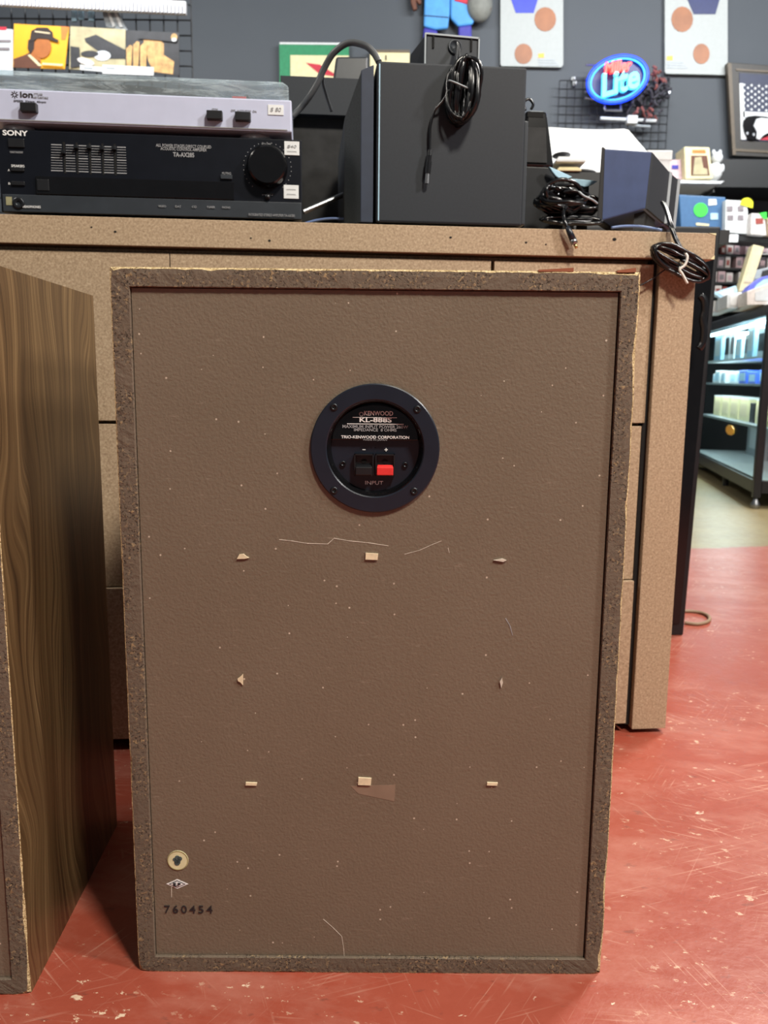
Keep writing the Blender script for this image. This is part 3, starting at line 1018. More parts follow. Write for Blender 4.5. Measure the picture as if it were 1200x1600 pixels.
# platter, record, tonearm
MB().lathe_z([(0.0001, 0.051), (0.142, 0.051), (0.146, 0.055), (0.146, 0.066), (0.0001, 0.0665)], -0.012, 0.172, 64).build('platter', 'black_matte', tt, smooth=False)
MB().lathe_z([(0.0001, 0.0667), (0.151, 0.0667), (0.151, 0.0685), (0.0001, 0.0685)], -0.012, 0.172, 64).build('record', 'gloss_black', tt)
arm = MB().lathe_z([(0.0001, 0.051), (0.022, 0.051), (0.022, 0.062), (0.0001, 0.064)], 0.165, 0.22, 24).tube([(0.165, 0.22, 0.066), (0.168, 0.10, 0.067), (0.150, 0.04, 0.064)], 0.004, 8).build('tonearm', 'amp_grey', tt, smooth=False)
x, z = T(376, 148, 0.03)
MB().box(x - 0.012, x + 0.008, 0.028, 0.05, 0.054, 0.062).build('cartridge', 'red_plastic', arm, bevel=0.001)
lid = MB()
lo = [(-th_ + .004, .003), (th_ - .004, .003), (th_ - .004, .336), (-th_ + .004, .336)]
hi = [(-th_ + .012, .016), (th_ - .012, .016), (th_ - .012, .325), (-th_ + .012, .325)]
ring = [(lo, .0512), (lo, .066), (lo, .070), (hi, .0795)]
vv_ = [(x, y, z) for pts, z in ring for x, y in pts]
fs_ = []
for lv in range(3):
    for i in range(4):
        j = (i + 1) % 4
        fs_.append((lv * 4 + i, lv * 4 + j, lv * 4 + 4 + j, lv * 4 + 4 + i))
fs_.append((12, 13, 14, 15))
lid.add(vv_, fs_)
lo_ = lid.build('dust_cover', 'acrylic', tt, bevel=0.002, label='scratched clear dust cover')

# ================================================================== BLACK BOX LOUDSPEAKER lying on its side
BX0, BX1, BZ1 = -0.0158, 0.1985, 1.0115
sub = thing('subwoofer', 'big plain black box loudspeaker with a cord hanging over its side', 'loudspeaker', W((BX0 + BX1) / 2, 0.0, 0.792), CANG)
bw = (BX1 - BX0) / 2
bh = BZ1 - 0.792
MB().box(-bw, bw, 0.0, 0.30, 0.003, bh).build('cabinet', 'box_black', sub, bevel=0.003)
MB().box(-bw + 0.003, -bw + 0.0045, -0.0006, 0.001, 0.005, bh - 0.004).build('edge_highlight', 'pale_blue', sub)  # pale strip paints the catch light along the left edge
MB().box(bw - 0.001, bw + 0.006, 0.004, 0.296, 0.005, bh - 0.07).build('rear_plate', 'amp_grey', sub, bevel=0.002)
gx = -bw - 0.004
g_near = [(gx, 0.004), (gx - 0.016, 0.004)]
MB().hexa([(gx - 0.018, 0.004, 0.003), (gx, 0.004, 0.003), (gx, 0.004, bh - 0.004), (gx - 0.018, 0.004, bh - 0.012),
           (gx - 0.018, 0.29, 0.003), (gx, 0.29, 0.003), (gx, 0.29, bh - 0.004), (gx - 0.018, 0.29, bh - 0.012)]).build('grille_frame', 'grille_blue', sub, bevel=0.001)
MB().hexa([(gx - 0.040, 0.028, 0.003), (gx - 0.018, 0.005, 0.003), (gx - 0.018, 0.005, bh - 0.014), (gx - 0.040, 0.028, bh - 0.070),
           (gx - 0.040, 0.26, 0.003), (gx - 0.018, 0.288, 0.003), (gx - 0.018, 0.288, bh - 0.014), (gx - 0.040, 0.26, bh - 0.070)]).build('grille', 'grille_cloth', sub)
MB().box(gx, -bw + 0.001, 0.02, 0.28, 0.01, bh - 0.03).build('grille_peg', 'dark_slot', sub)
for sx in (-1, 1):
    for yy in (0.03, 0.27):
        MB().lathe_z([(0.0001, 0), (0.008, 0), (0.008, 0.004), (0.0001, 0.004)], sx * (bw - 0.02), yy, 12).build('foot', 'black_matte', sub)


def bundle(mb, center, ax, ay, az, w, h, n, r, rng, spread=0.35, thick=0.010):
    """n wire loops: long axis ay (h), short axis ax (w), az is the bundle's thickness direction"""
    C_ = Vector(center)
    for i in range(n):
        f = 1 - spread * (i + rng.random()) / n
        g_ = 1 - 0.10 * rng.random()
        off = (rng.random() - 0.5) * thick * 2
        ph = rng.random() * 6.28
        pts = []
        for s_ in range(28):
            a = 2 * math.pi * s_ / 28
            sq = 0.8 + 0.2 * abs(math.sin(a))          # pinched in the middle by the tie
            pts.append(C_ + ax * (w / 2 * f * math.cos(a) * sq) + ay * (h / 2 * g_ * math.sin(a)) + az * (off + thick * 0.5 * math.sin(2 * a + ph)))
        mb.tube(pts, r, 6, closed=True)
    return mb


# small satellite loudspeaker on top of the box, its cord bundled and hanging down
sdep = 0.085
p = S(706, 100, sdep)
sat = thing('satellite_speaker', 'small black satellite speaker with bundled cord on top of the big black box', 'loudspeaker', W(p.x, sdep, BZ1), CANG + 0.10)
hs = 0.070
MB().hexa([(-.042, 0, .001), (.042, 0, .001), (.042, 0.002, hs), (-.040, 0.002, hs), (-.052, .09, .001), (.034, .09, .001), (.034, .085, hs), (-.045, .085, hs)]).build('cabinet', 'box_black', sat, bevel=0.002)
for x in (-.029, .030):
    MB().box(x - .0012, x + .0012, -.0006, .004, hs - .020, hs - .003).build('slot', 'dark_slot', sat)
MB().lathe_y([(0.0105, 0.001), (0.0105, -0.001), (0.009, -0.0016), (0.0078, 0.0006), (0.0001, 0.0008)], 0.0045, hs - 0.016, 24).build('cord_socket', 'amp_grey', sat, smooth=True)
MB().hexa([(-.0425, -.0008, .001), (.0425, -.0008, .001), (.0425, -.0008, .003), (-.0425, -.0008, .003), (-.0425, .001, .001), (.0425, .001, .001), (.0425, .001, .003), (-.0425, .001, .003)]).build('base_strip', 'amp_grey', sat)
glint_lines = MB().box(-.0405, .0425, -.0006, .003, hs - .002, hs + .0004).box(-.0425, -.0405, -.0006, .003, .002, hs).box(.0407, .0427, -.0006, .003, .002, hs).build('edge_glint', 'deck_grey', sat)  # grey lines paint the specular rim around the cabinet outline
bpy.context.view_layer.update()
minv = (Matrix.Translation(sat.location) @ Matrix.Rotation(CANG + 0.10, 4, 'Z')).inverted()
CS = lambda u, v, dep: minv @ W(*S(u, v, dep))
cord = MB()
rr = random.Random(5)
cxv = (minv.to_3x3() @ CD).normalized(); czv = Vector((0, 0, 1)); cyv = (minv.to_3x3() @ CN).normalized()
tl = (czv + cxv * 0.06).normalized()
bundle(cord, CS(722, 143, -0.014), (cxv - cyv * .5).normalized(), tl, cyv, 0.062, 0.086, 26, 0.0026, rr, 0.92, 0.013)
cord.tube(spline([CS(713, 66, sdep - .004), CS(714, 76, sdep - .02), CS(712, 95, -.004), CS(711, 110, -.016), CS(708, 140, -.02)], 8), 0.0021, 7)
cord.tube(spline([CS(715, 68, sdep - .004), CS(717, 78, sdep - .02), CS(717, 95, -.004), CS(718, 110, -.016), CS(722, 140, -.02)], 8), 0.0021, 7)
cord.tube(spline([CS(702, 140, -.018), CS(692, 158, -.014), CS(680, 172, -.008), CS(673, 195, -.006), CS(672, 215, -.006), CS(672, 236, -.006)], 8), 0.0018, 7)
cord.build('cord', 'cable_black', sat, smooth=True)
MB().tube(spline([CS(703, 126, -.030), CS(716, 131, -.034), CS(735, 140, -.030), CS(741, 146, -.012), CS(730, 150, -.0035), CS(708, 136, -.0035), CS(702, 128, -.012)], 5, True), 0.0013, 6, True).build('wire_tie', 'deck_grey', sat, smooth=True)
pl = MB()
pa, pb, pc, pd = CS(672, 234, -.007), CS(670, 252, -.007), CS(668, 271, -.007), CS(667, 287, -.007)
pl.tube([pa, pa.lerp(pb, .5), pb, pb.lerp(pc, .02), pc], [.0026, .0034, .0034, .0042, .0042], 10)
pl.build('plug', 'cable_black', sat, smooth=False)
MB().tube([pc, pd], .0032, 10).build('plug_tip', 'steel', sat)

# ================================================================== tall black speaker behind the amplifier
d_ = 0.345
pT = S(447, 118, d_); pB = Vector((0.02, d_, 0.792)); pI = S(467, 178, d_)
tall = thing('speaker_cabinet', 'dusty black open backed speaker cabinet between amplifier and big black box', 'loudspeaker', W((pT.x + pB.x) / 2, d_, 0.792), CANG)
hwd = (pB.x - pT.x) / 2 + 0.01
hh = pT.z - 0.792
ins = pI.x - pT.x
zt_ = pI.z - 0.792
MB().box(-hwd, hwd, 0.03, 0.17, 0.0, hh - 0.001).build('cabinet', 'black_matte', tall)
MB().box(-hwd, hwd, 0.0, 0.031, zt_, hh).build('top_rail', 'box_black', tall, bevel=0.001)
MB().box(-hwd, -hwd + ins, 0.0, 0.031, 0.0, zt_).build('side_rail', 'box_black', tall)
MB().box(hwd - ins, hwd, 0.0, 0.031, 0.0, zt_).build('side_rail', 'box_black', tall)
MB().box(-hwd + ins, hwd - ins, 0.022, 0.031, 0.0, zt_).build('cloth_panel', 'dusty_black', tall)
p = S(547, 98, d_)
gb = thing('plastic_box', 'dark grey plastic box standing on top of the dusty black speaker', 'box', W(p.x, d_ + 0.02, 0.792 + hh), CANG)
MB().hexa([(-.030, 0, 0), (.034, 0, 0), (.034, .004, .047), (-.024, .004, .044), (-.03, .10, 0), (.034, .10, 0), (.034, .10, .047), (-.024, .10, .044)]).build('shell', 'amp_grey', gb, bevel=0.004)
MB().box(-.0305, .0345, -.001, .10, .0, .004).build('base', 'black_plastic', gb)
hose = [W(*S(u, v, dd)) for u, v, dd in ((456, 182, .10), (470, 168, .10), (484, 150, .09), (496, 130, .085), (507, 106, .08), (522, 82, .07), (545, 67, .06), (570, 71, .05), (584, 83, .045), (592, 97, .04))]
hz = thing('cable_hose', 'thick grey cable looping from the turntable over to the big black box', 'cable', hose[0])
rel = [q - hose[0] for q in hose]
MB().tube(spline(rel, 8), 0.0048, 10).build('hose', 'cable_grey', hz, smooth=True)
br = [W(*S(u, v, dd)) - hose[0] for u, v, dd in ((505, 112, .083), (504, 128, .10), (510, 150, .12), (518, 174, .134))]
MB().tube(spline(br, 8), 0.0026, 8).build('branch', 'cable_grey', hz, smooth=True)
ra, rb = W(*S(474, 331, .06)), W(*S(549, 299, .08))
tag(MB().tube([ra, rb], 0.0040, 12).build('metal_rod', 'steel', None, smooth=False), 'shiny metal rod slanting between amplifier and black box', 'rod')
bc = [W(*S(u, v, .05)) for u, v in ((476, 349), (495, 344), (515, 341.5), (535, 342), (556, 343))]
tag(MB().tube(spline(bc, 5), 0.0018, 8).build('thin_cable', plain('cable_blue', (96, 116, 160), 0.3), None, smooth=True), 'thin bluish cable on the worktop right of the amplifier', 'cable')

# ================================================================== right part of the counter
d2 = 0.10
pa, pb = S(818, 352, d2), S(868, 262, d2)
lb = thing('desktop_speaker', 'plain navy black desktop speaker box right of the big black box', 'loudspeaker', W((pa.x + pb.x) / 2, d2, 0.792), CANG)
lw, lh = (pb.x - pa.x) / 2, pb.z - 0.792
MB().prism([(-lw, 0), (lw, 0), (lw, lh + .0), (-lw, lh)], 0, 0.12).build('cabinet', 'black_plastic', lb, bevel=0.001)
MB().hexa([(lw - .001, .0, 0), (lw + .05, .03, 0), (lw + .03, .03, lh * .80), (lw - .001, .0, lh), (lw - .001, .12, 0), (lw + .05, .12, 0), (lw + .03, .12, lh * .80), (lw - .001, .12, lh)]).build('side_shell', 'black_matte', lb, bevel=0.002)
pa, pb, pc_, pd_ = S(820, 262, d2), S(866, 262, d2), S(858, 170, d2), S(822, 172, d2)
us = thing('desktop_speaker', 'tapered glossy black desktop speaker with grille, stacked on the navy black speaker', 'loudspeaker', W(pa.x, d2, 0.792 + lh), CANG)
o_ = Vector((pa.x, 0, 0.792 + lh))
rx = lambda p: p.x - pa.x
rz_ = lambda p: p.z - 0.792 - lh
H_ = rz_(pc_)
us_w = rx(pb); us_t = rx(pc_)
MB().hexa([(0, 0, 0), (us_w, 0, 0), (us_t, .012, H_), (.002, .012, H_), (0, .09, 0), (us_w + .004, .09, 0), (us_t + .004, .08, H_), (.002, .08, H_)]).build('shell', 'gloss_black', us, bevel=0.004)
MB().hexa([(.002, -.0015, .006), (us_w - .012, -.0015, .006), (us_w - .014, .006, H_ * .70), (.003, .006, H_ * .70), (.002, .004, .006), (us_w - .012, .004, .006), (us_w - .014, .010, H_ * .70), (.003, .010, H_ * .70)]).build('grille', 'dusty_black', us, bevel=0.001)
MB().box(.004, us_t - .006, .010, .03, H_ - .010, H_ - .002).build('top_slot', 'dark_slot', us)
MB().box(.010, us_t - .004, .02, .07, H_, H_ + .002).build('top_cap', 'deck_grey', us)
lp = [(.003, .02, H_ + .002), (.0, .02, H_ + .014), (.008, .02, H_ + .019), (.015, .02, H_ + .012), (.012, .02, H_ + .004)]
MB().tube(spline(lp, 6), .0022, 8).build('cord_loop', 'cable_black', us, smooth=True)

# white curved scoops
for (u0, v0, u1, v1, h, lbl) in ((858, 261, 894, 276, .011, 'white curved plastic piece leaning on the navy black speaker'), (893, 280, 934, 283, .010, 'white curved plastic piece beside the tilted blue-sheen speaker')):
    pA, pB = S(u0, v0, .085), S(u1, v1, .085)
    sc_ = thing('plastic_scoop', lbl, 'plastic part', W(pA.x, .085, pA.z))
    sc_.rotation_euler = (0, 0, CANG)
    ln = pB.x - pA.x; dz_ = pB.z - pA.z
    pts = [(0, .001)] + [(ln * t, dz_ * t + .002 * (1 - t)) for t in (0.5, 1.0)] + [(ln * t, dz_ * t - h * math.sin(math.pi * t)) for t in (1, .85, .7, .5, .3, .15)]
    MB().prism(pts, 0, .008).build('scoop', 'pale_blue', sc_, bevel=.001)
    MB().box(ln * .3, ln * .7, .003, .006, .792 - pA.z, dz_ * .5 - h * .5).build('stem', 'black_plastic', sc_)

# two tangled cord bundles and a phono plug
ct = thing('cord_bundle', 'tangled glossy black cord bundle with a phono plug hanging over the counter edge', 'cable', W(.28, .02, .792), CANG)
pr_ = lambda u, v, dep: S(u, v, dep) - Vector((.28, .02, .792))
cm = MB(); rr = random.Random(3)
ax, ay, az = Vector((.25, .5, 1)).normalized(), Vector((1, 0, -.12)).normalized(), Vector((-.2, 1, -.3)).normalized()
bundle(cm, pr_(876, 312, .03), ax, ay, az, .050, .066, 18, .0029, rr, .8, .018)
bundle(cm, pr_(905, 318, .05), ax, ay, az, .050, .060, 10, .0028, rr, .6, .014)
bundle(cm, pr_(893, 344, .03), Vector((0, .6, .5)).normalized(), Vector((1, 0, 0)), Vector((0, 1, .2)).normalized(), .028, .092, 12, .0027, rr, .7, .010)
pth = [pr_(884, 324, .012), pr_(880, 333, .004), pr_(882, 345, -.008), pr_(886, 356, -.010)]
cm.tube(spline(pth, 8), .0030, 8)
cm.build('cord', 'cable_black', ct, smooth=True)
e0, e1, e2, e3 = pr_(886, 354, -.010), pr_(895, 374, -.010), pr_(898, 381, -.010), pr_(901, 388, -.010)
MB().tube([e0, e0.lerp(e1, .5), e1], [.0034, .0046, .0050], 12).build('plug_body', 'ring_black', ct, smooth=True)
MB().tube([e1, e2], .0052, 12).build('plug_collar', 'steel', ct, smooth=True)
MB().tube([e2, e3], .0024, 10).build('plug_pin', 'gold', ct, smooth=True)
MB().tube(spline([pr_(905, 300, .0), pr_(912, 306, -.002), pr_(925, 312, .0), pr_(933, 318, .008)], 5), .0018, 6).build('wire_tie', 'deck_grey', ct, smooth=True)

# tilted desktop speaker pair
d3 = 0.035


def tilted(u_off, dep, label, ex, ey):
    P_ = lambda u, v, dd=0.0: S(u + u_off, v, dep + dd)
    o_ = P_(936, 346)
    t = thing('tilted_speaker', label, 'loudspeaker', W(o_.x, dep, .792), CANG, 'tilted desktop speakers')
    r_ = lambda p: (p.x - o_.x, p.z - .792)
    bl, br_, tr_, tl_ = r_(P_(939, 345)), r_(P_(1008, 326)), r_(P_(1018, 237)), r_(P_(943, 232))
    far = lambda p, k=1.0: (p[0] + ex * k, ey, p[1] + .0)
    nr = lambda p: (p[0], 0, p[1])
    MB().hexa([nr(bl), nr(br_), nr(tr_), nr(tl_), far(bl), far(br_), far(tr_), far(tl_)]).build('cabinet', 'box_blue_sheen', t, bevel=.002)  # side coloured with the blue sheen it reflects
    fl, ft = r_(P_(931, 352)), r_(P_(939, 229))
    MB().hexa([(fl[0], -.002, max(0, fl[1])), (bl[0] + .001, -.002, bl[1] - .003), (tl_[0] + .001, -.002, tl_[1] + .001), (ft[0], -.002, ft[1]),
               (fl[0] + ex, ey, max(0, fl[1])), (bl[0] + ex, ey, bl[1] - .003), (tl_[0] + ex, ey, tl_[1] + .001), (ft[0] + ex, ey, ft[1])]).build('front_baffle', 'black_matte', t, bevel=.002)
    # rear shell and stand
    MB().hexa([(br_[0], .001, br_[1]), (br_[0] + .004, .001, br_[1]), (tr_[0] + .003, .001, tr_[1] - .002), (tr_[0], .001, tr_[1]),
               (br_[0] + ex, ey, br_[1]), (br_[0] + ex + .004, ey, br_[1]), (tr_[0] + ex + .003, ey, tr_[1] - .002), (tr_[0] + ex, ey, tr_[1])]).build('rear_panel', 'box_black', t)
    MB().hexa([(br_[0] + ex, ey - .004, br_[1]), (br_[0] + ex + .006, ey - .004, br_[1]), (tr_[0] + ex + .005, ey - .004, tr_[1] - .002), (tr_[0] + ex, ey - .004, tr_[1]), (br_[0] + ex, ey, br_[1]), (br_[0] + ex + .006, ey, br_[1]), (tr_[0] + ex + .005, ey, tr_[1] - .002), (tr_[0] + ex, ey, tr_[1])]).build('rim', 'deck_grey', t)
    MB().hexa([(br_[0] - .012, .012, 0), (br_[0] + .004, .012, 0), (br_[0] + .004, .012, br_[1] + .01), (br_[0] - .012, .012, br_[1] + .01),
               (br_[0] + .03, .08, 0), (br_[0] + .05, .08, 0), (br_[0] + .05, .08, br_[1] + .01), (br_[0] + .03, .08, br_[1] + .01)]).build('stand', 'black_matte', t)
    MB().box(br_[0] - .016, br_[0] - .0125, .0105, .014, 0, br_[1]).build('stand_edge', 'pale_blue', t)
    hx, hz2 = br_[0] + .004 + .020, br_[1] + .012
    MB().lathe_y([(.0001, .0), (.006, .0), (.006, .004), (.0001, .004)], 0, 0, 14).build('socket', 'dark_slot', t)
    sk = t.children[-1]
    sk.location = (hx + .006, .034, hz2); sk.rotation_euler = (0, 0, math.atan2(ex, -ey) + math.pi * .0 + math.pi / 2 + math.pi)
    return t, o_


t1, o1 = tilted(0, d3, 'desktop speaker coloured with a blue sheen, tilted on its stand at the counter end, nearer of a pair', .078, .115)
t2, o2 = tilted(0, d3, 'twin black desktop speaker half hidden behind the tilted blue-sheen one', .03, .04)
t2.location = W(o1.x + .083, d3 + .120, .792)
rl = lambda u, v, dep: S(u, v, dep) - Vector((o1.x, d3, .792))
hc = MB(); rr = random.Random(9)
hc.tube(spline([rl(1034, 316, .05), rl(1040, 328, .03), rl(1047, 352, -.004), rl(1054, 372, -.012), rl(1062, 388, -.016), rl(1068, 402, -.018)], 8), .0026, 8)
hc.tube(spline([rl(1037, 317, .05), rl(1043, 329, .03), rl(1050, 352, -.004), rl(1057, 372, -.012), rl(1065, 388, -.016), rl(1072, 404, -.018)], 8), .0022, 8)
ay = Vector((1, 0, -.46)).normalized(); ax = Vector((.42, -.25, 1)).normalized(); az = ax.cross(ay).normalized()
bundle(hc, rl(1063, 410, -.017), ax, ay, az, .042, .098, 14, .0025, rr, .85, .006)
hc.build('cord', 'cable_black', t1, smooth=True)
MB().tube(spline([rl(1071, 396, -.030), rl(1074, 402, -.031), rl(1070, 414, -.030), rl(1062, 421, -.029), rl(1066, 428, -.029), rl(1074, 443, -.028)], 6), .0019, 8).tube(
    spline([rl(1070, 395, -.026), rl(1068, 398, -.008), rl(1064, 410, -.004), rl(1062, 420, -.028)], 5), .0017, 6).build('twist_tie', 'tie_white', t1, smooth=True)
wp = [W(*S(u, v, dd)) for u, v, dd in ((998, 447, -.003), (1010, 441, -.004), (1022, 434, -.004), (1034, 425, -.006), (1046, 418, -.010))]
tag(MB().tube(spline(wp, 5), .0012, 6).build('thin_wire', 'cable_black', None, smooth=True), 'thin black wire crossing the cabinet gap beside the loudspeaker', 'wire')
wc = [W(*S(u, v, .02)) for u, v in ((955, 356), (975, 353.5), (1000, 354), (1020, 357), (1034, 360))]
tag(MB().tube(spline(wc, 5), .0022, 8).build('thin_cable', M('cable_blue'), None, smooth=True), 'thin bluish cable lying under the tilted blue-sheen speaker', 'cable')

# ================================================================== BACKGROUND
# low table behind the counter that carries the white sheets
def pbox(name, mat, u0, v0, u1, v1, Y, depth, parent=None, bevel=0.0, label=None, cat=None, group=None, x_skew=0):
    a, b = at(u0, v1, Y), at(u1, v0, Y)
    zt = b.z
    if parent is None:
        base = Vector(((a.x + b.x) / 2, Y, a.z))
        o = MB().box(a.x - base.x, b.x - base.x, 0, depth, 0, zt - a.z).build(name, mat, None, bevel=bevel)
        o.location = base
        tag(o, label, cat, group)
        return o
    L_ = parent.location
    return MB().box(a.x - L_.x, b.x - L_.x, Y - L_.y, Y - L_.y + depth, a.z - L_.z, zt - L_.z).build(name, mat, parent, bevel=bevel, label=label)


def ppoly(name, mat, pts, Y, depth, parent, label=None, bevel=0):
    L_ = parent.location
    P = [at(u, v, Y) for u, v in pts]
    return MB().prism([(p.x - L_.x, p.z - L_.z) for p in P], Y - L_.y, Y - L_.y + depth).build(name, mat, parent, label=label, bevel=bevel)


bt = thing('work_table', 'dark work table behind the counter under white sheets', 'table', (.64, 2.86, 0))
MB().box(-.39, .39, -.26, .29, .98, 1.02).build('table_top', 'shelf_black', bt)
for sx in (-.38, .16):
    for sy in (-.25, .24):
        MB().box(sx, sx + .04, sy, sy + .04, 0, .98).build('leg', 'shelf_black', bt)
Yt = 2.86
sh = thing('white_sheet', 'large curled white poster sheet standing on the work table behind the speakers', 'sheet', at(940, 300, Yt))
sh.location.z = 1.02
L_ = sh.location
NN = 24
vs_ = []
for i in range(NN + 1):
    t = i / NN
    u = 862 + (1024 - 862) * t
    vt = 190 + 4 * math.sin(t * 3) + (max(0, t - .78) / .22) ** 1.0 * 44
    vb = 300
    yo = .10 * t * t
    pt_, pb_ = at(u, vt, Yt + yo), at(u, vb, Yt + yo - .05)
    vs_ += [(pb_.x - L_.x, pb_.y - L_.y, 0.0), (pt_.x - L_.x, pt_.y - L_.y + .06, pt_.z - L_.z)]
o = MB().add(vs_, [(2 * i, 2 * i + 2, 2 * i + 3, 2 * i + 1) for i in range(NN)]).build('paper', 'paper_white', sh, smooth=True)
o.modifiers.new('thick', 'SOLIDIFY').thickness = .003
for i, (u0, v0, u1, v1, m, lbl) in enumerate(((868, 262, 905, 270, 'paper_cream', 'low stack of cream papers in front of the white sheet'), (866, 246, 912, 256, 'paper_white', 'white papers stacked in front of the curled white sheet'), (866, 236, 895, 242, 'char_print', 'dark flat case on top of the paper stack'), (890, 262, 936, 272, 'char_print', 'dark flat pouch right of the paper stack'))):
    a, b = at(u0, v1, 2.64), at(u1, v0, 2.64)
    pz = 1.02
    o = MB()
    if i in (2, 3):
        o.ball(0, 0, (b.z - a.z) / 2, (b.x - a.x) / 2, .04, (b.z - a.z) / 2)
    else:
        for q in range(3):
            z0 = (b.z - a.z) * q / 3
            o.box(-(b.x - a.x) / 2 * (1 - .12 * q), (b.x - a.x) / 2 * (1 - .05 * q), -.06 + .01 * q, .10, z0, z0 + (b.z - a.z) / 3.3)
    oo = o.build(('paper_stack', 'paper_stack', 'flat_case', 'flat_pouch')[i], m, None, smooth=i in (2, 3))
    oo.location = ((a.x + b.x) / 2, 2.67, a.z)
    tag(oo, lbl, 'papers' if i < 2 else 'case')
pbk = MB().box(-.10, .10, -.04, .10, 0, at(880, 271, 2.64).z - 1.02).build('black_crate', 'shelf_black')
pbk.location = (at(900, 300, 2.66).x, 2.66, 1.02)
tag(pbk, 'low black crate on the work table under the papers', 'crate')

# ---- things on the back wall
YW = 5.985
gp = thing('framed_picture', 'green matted picture on the wall above the dusty black speaker', 'picture', at(490, 118, YW - .03))
pbox('frame', 'green_mat', 437, 68, 545, 135, YW - .03, .03, gp)
pbox('frame_edge', 'paper_white', 437, 67, 545, 69, YW - .034, .03, gp)
pbox('print', 'paper_cream', 454, 87, 545, 130, YW - .034, .01, gp)
ppoly('red_shape', 'art_red', ((478, 98), (500, 101), (530, 120), (500, 116)), YW - .037, .004, gp)
cp = thing('framed_picture', 'cream picture with dark edge on the wall behind the big black box', 'picture', at(610, 97, YW - .03))
pbox('mount', 'paper_cream', 578, 80, 640, 120, YW - .03, .03, cp)
pbox('top_edge', 'frame_brown', 578, 78, 640, 81, YW - .036, .03, cp)
pbox('mark', 'dark_print', 602, 86, 604, 94, YW - .034, .01, cp)

# generic basketball player cut-out
bp_ = thing('cardboard_cutout', 'cardboard cutout of a basketball player in blue shorts on the back wall', 'cutout', at(720, 100, YW - .06))
Yb = YW - .06


def relief(name, mat, pts, parent, Y, depth=.03):
    return ppoly(name, mat, pts, Y, depth, parent, bevel=.012)


relief('shorts_leg', 'short_blue', ((664, -20), (704, -20), (703, 20), (700, 44), (680, 46), (662, 41), (663, 10)), bp_, Yb)
relief('shorts_leg', 'short_blue', ((704, -20), (742, -20), (742, 30), (738, 38), (716, 41), (704, 28)), bp_, Yb - .004)
relief('hem', 'dark_print', ((663, 23), (701, 26), (701, 28), (663, 25)), bp_, Yb - .003, .01)
relief('legging', 'legging_purple', ((662, 42), (684, 47), (680, 100), (659, 100)), bp_, Yb + .004)
relief('legging', 'legging_purple', ((716, 40), (737, 38), (738, 100), (718, 100)), bp_, Yb + .004)
relief('red_panel', 'art_red', ((710, -20), (734, -20), (735, 8), (722, 4), (710, 1)), bp_, Yb - .010, .012)
relief('hand', 'brown_print', ((640, -20), (652, -20), (659, 4), (655, 7), (650, 0), (652, 14), (646, 16), (642, 4)), bp_, Yb)
bl_ = at(750, 6, Yb - .02)
L_ = bp_.location
MB().ball(bl_.x - L_.x, bl_.y - L_.y + .02, bl_.z - L_.z, .085, .06, .105, 20, 12).build('ball', 'ball_grey', bp_, smooth=True)
relief('hand', 'brown_print', ((762, -10), (768, -6), (768, 14), (758, 26), (748, 28), (756, 22), (764, 10)), bp_, Yb - .03)

# two white boards with plain blue and brown marks
for (u0, u1, v1, marks, lbl) in (
        (782, 880, 105, (('blue_print', ((792, -20), (846, -20), (834, 20), (806, 20))), ('shoe_print', (818, 84, 14, 16)), ('shoe_print', (852, 30, 17, 19))), 'white board with blue and brown shapes on the wall above the big black box'),
        (1039, 1137, 117, (('navy_print', ((1066, -20), (1130, -20), (1118, 22), (1084, 22))), ('shoe_print', (1096, 84, 13, 16)), ('shoe_print', (1066, 30, 17, 20))), 'white board with navy and brown shapes on the wall right of the neon sign')):
    wb = thing('wall_board', lbl, 'board', at((u0 + u1) / 2, v1, YW - .02))
    ppoly('panel', 'white_board', ((u0, -30), (u1, -30), (u1, v1 - 4), (u1 - 3, v1), (u0 + 2, v1 - 2), (u0, v1 - 5)), YW - .02, .02, wb)
    for m_, sh_ in marks:
        if len(sh_) == 4 and not isinstance(sh_[0], tuple):
            u, v, ru, rv = sh_
            ppoly('brown_disc', m_, [(u + ru * math.cos(a * .39), v + rv * math.sin(a * .39)) for a in range(16)], YW - .023, .004, wb)
        else:
            ppoly('blue_band', m_, sh_, YW - .023, .004, wb)
    ul = 841 if u0 < 900 else 1042
    vl = 88 if u0 < 900 else 92
    ppoly('yellow_mark', 'sticker_orange', ((ul, vl - 4), (ul + 9, vl - 5), (ul + 9, vl + 2), (ul, vl + 2)), YW - .023, .004, wb)
    for q in range(3):
        ppoly('grey_line', 'deck_grey', ((ul, vl + 4 + 4 * q), (ul + 26 + 3 * q, vl + 5 + 4 * q), (ul + 26 + 3 * q, vl + 7 + 4 * q), (ul, vl + 6 + 4 * q)), YW - .023, .004, wb)


def grid(name, label, u0, v0, u1, v1, Y, step, r, mat, cat='wire grid', extra_down=0.0):
    a, b = at(u0, v1, Y), at(u1, v0, Y)
    g_ = thing(name, label, cat, ((a.x + b.x) / 2, Y, a.z - extra_down))
    w_ = b.x - a.x; h_ = b.z - a.z + extra_down
    mv, mh = MB(), MB()
    nx = max(2, round(w_ / step)); nz = max(2, round(h_ / step))
    for i in range(nx + 1):
        x = -w_ / 2 + w_ * i / nx
        mv.tube([(x, 0, 0), (x, 0, h_)], r, 6)
    for i in range(nz + 1):
        z = h_ * i / nz
        mh.tube([(-w_ / 2, -r * 2, z), (w_ / 2, -r * 2, z)], r, 6)
    mv.build('upright_wires', mat, g_)
    mh.build('cross_wires', mat, g_)
    return g_


grid('wire_grid_panel', 'dark wire grid panel on the wall below the neon sign', 870, 128, 1046, 232, YW - .05, .052, .0035, 'wire_black')
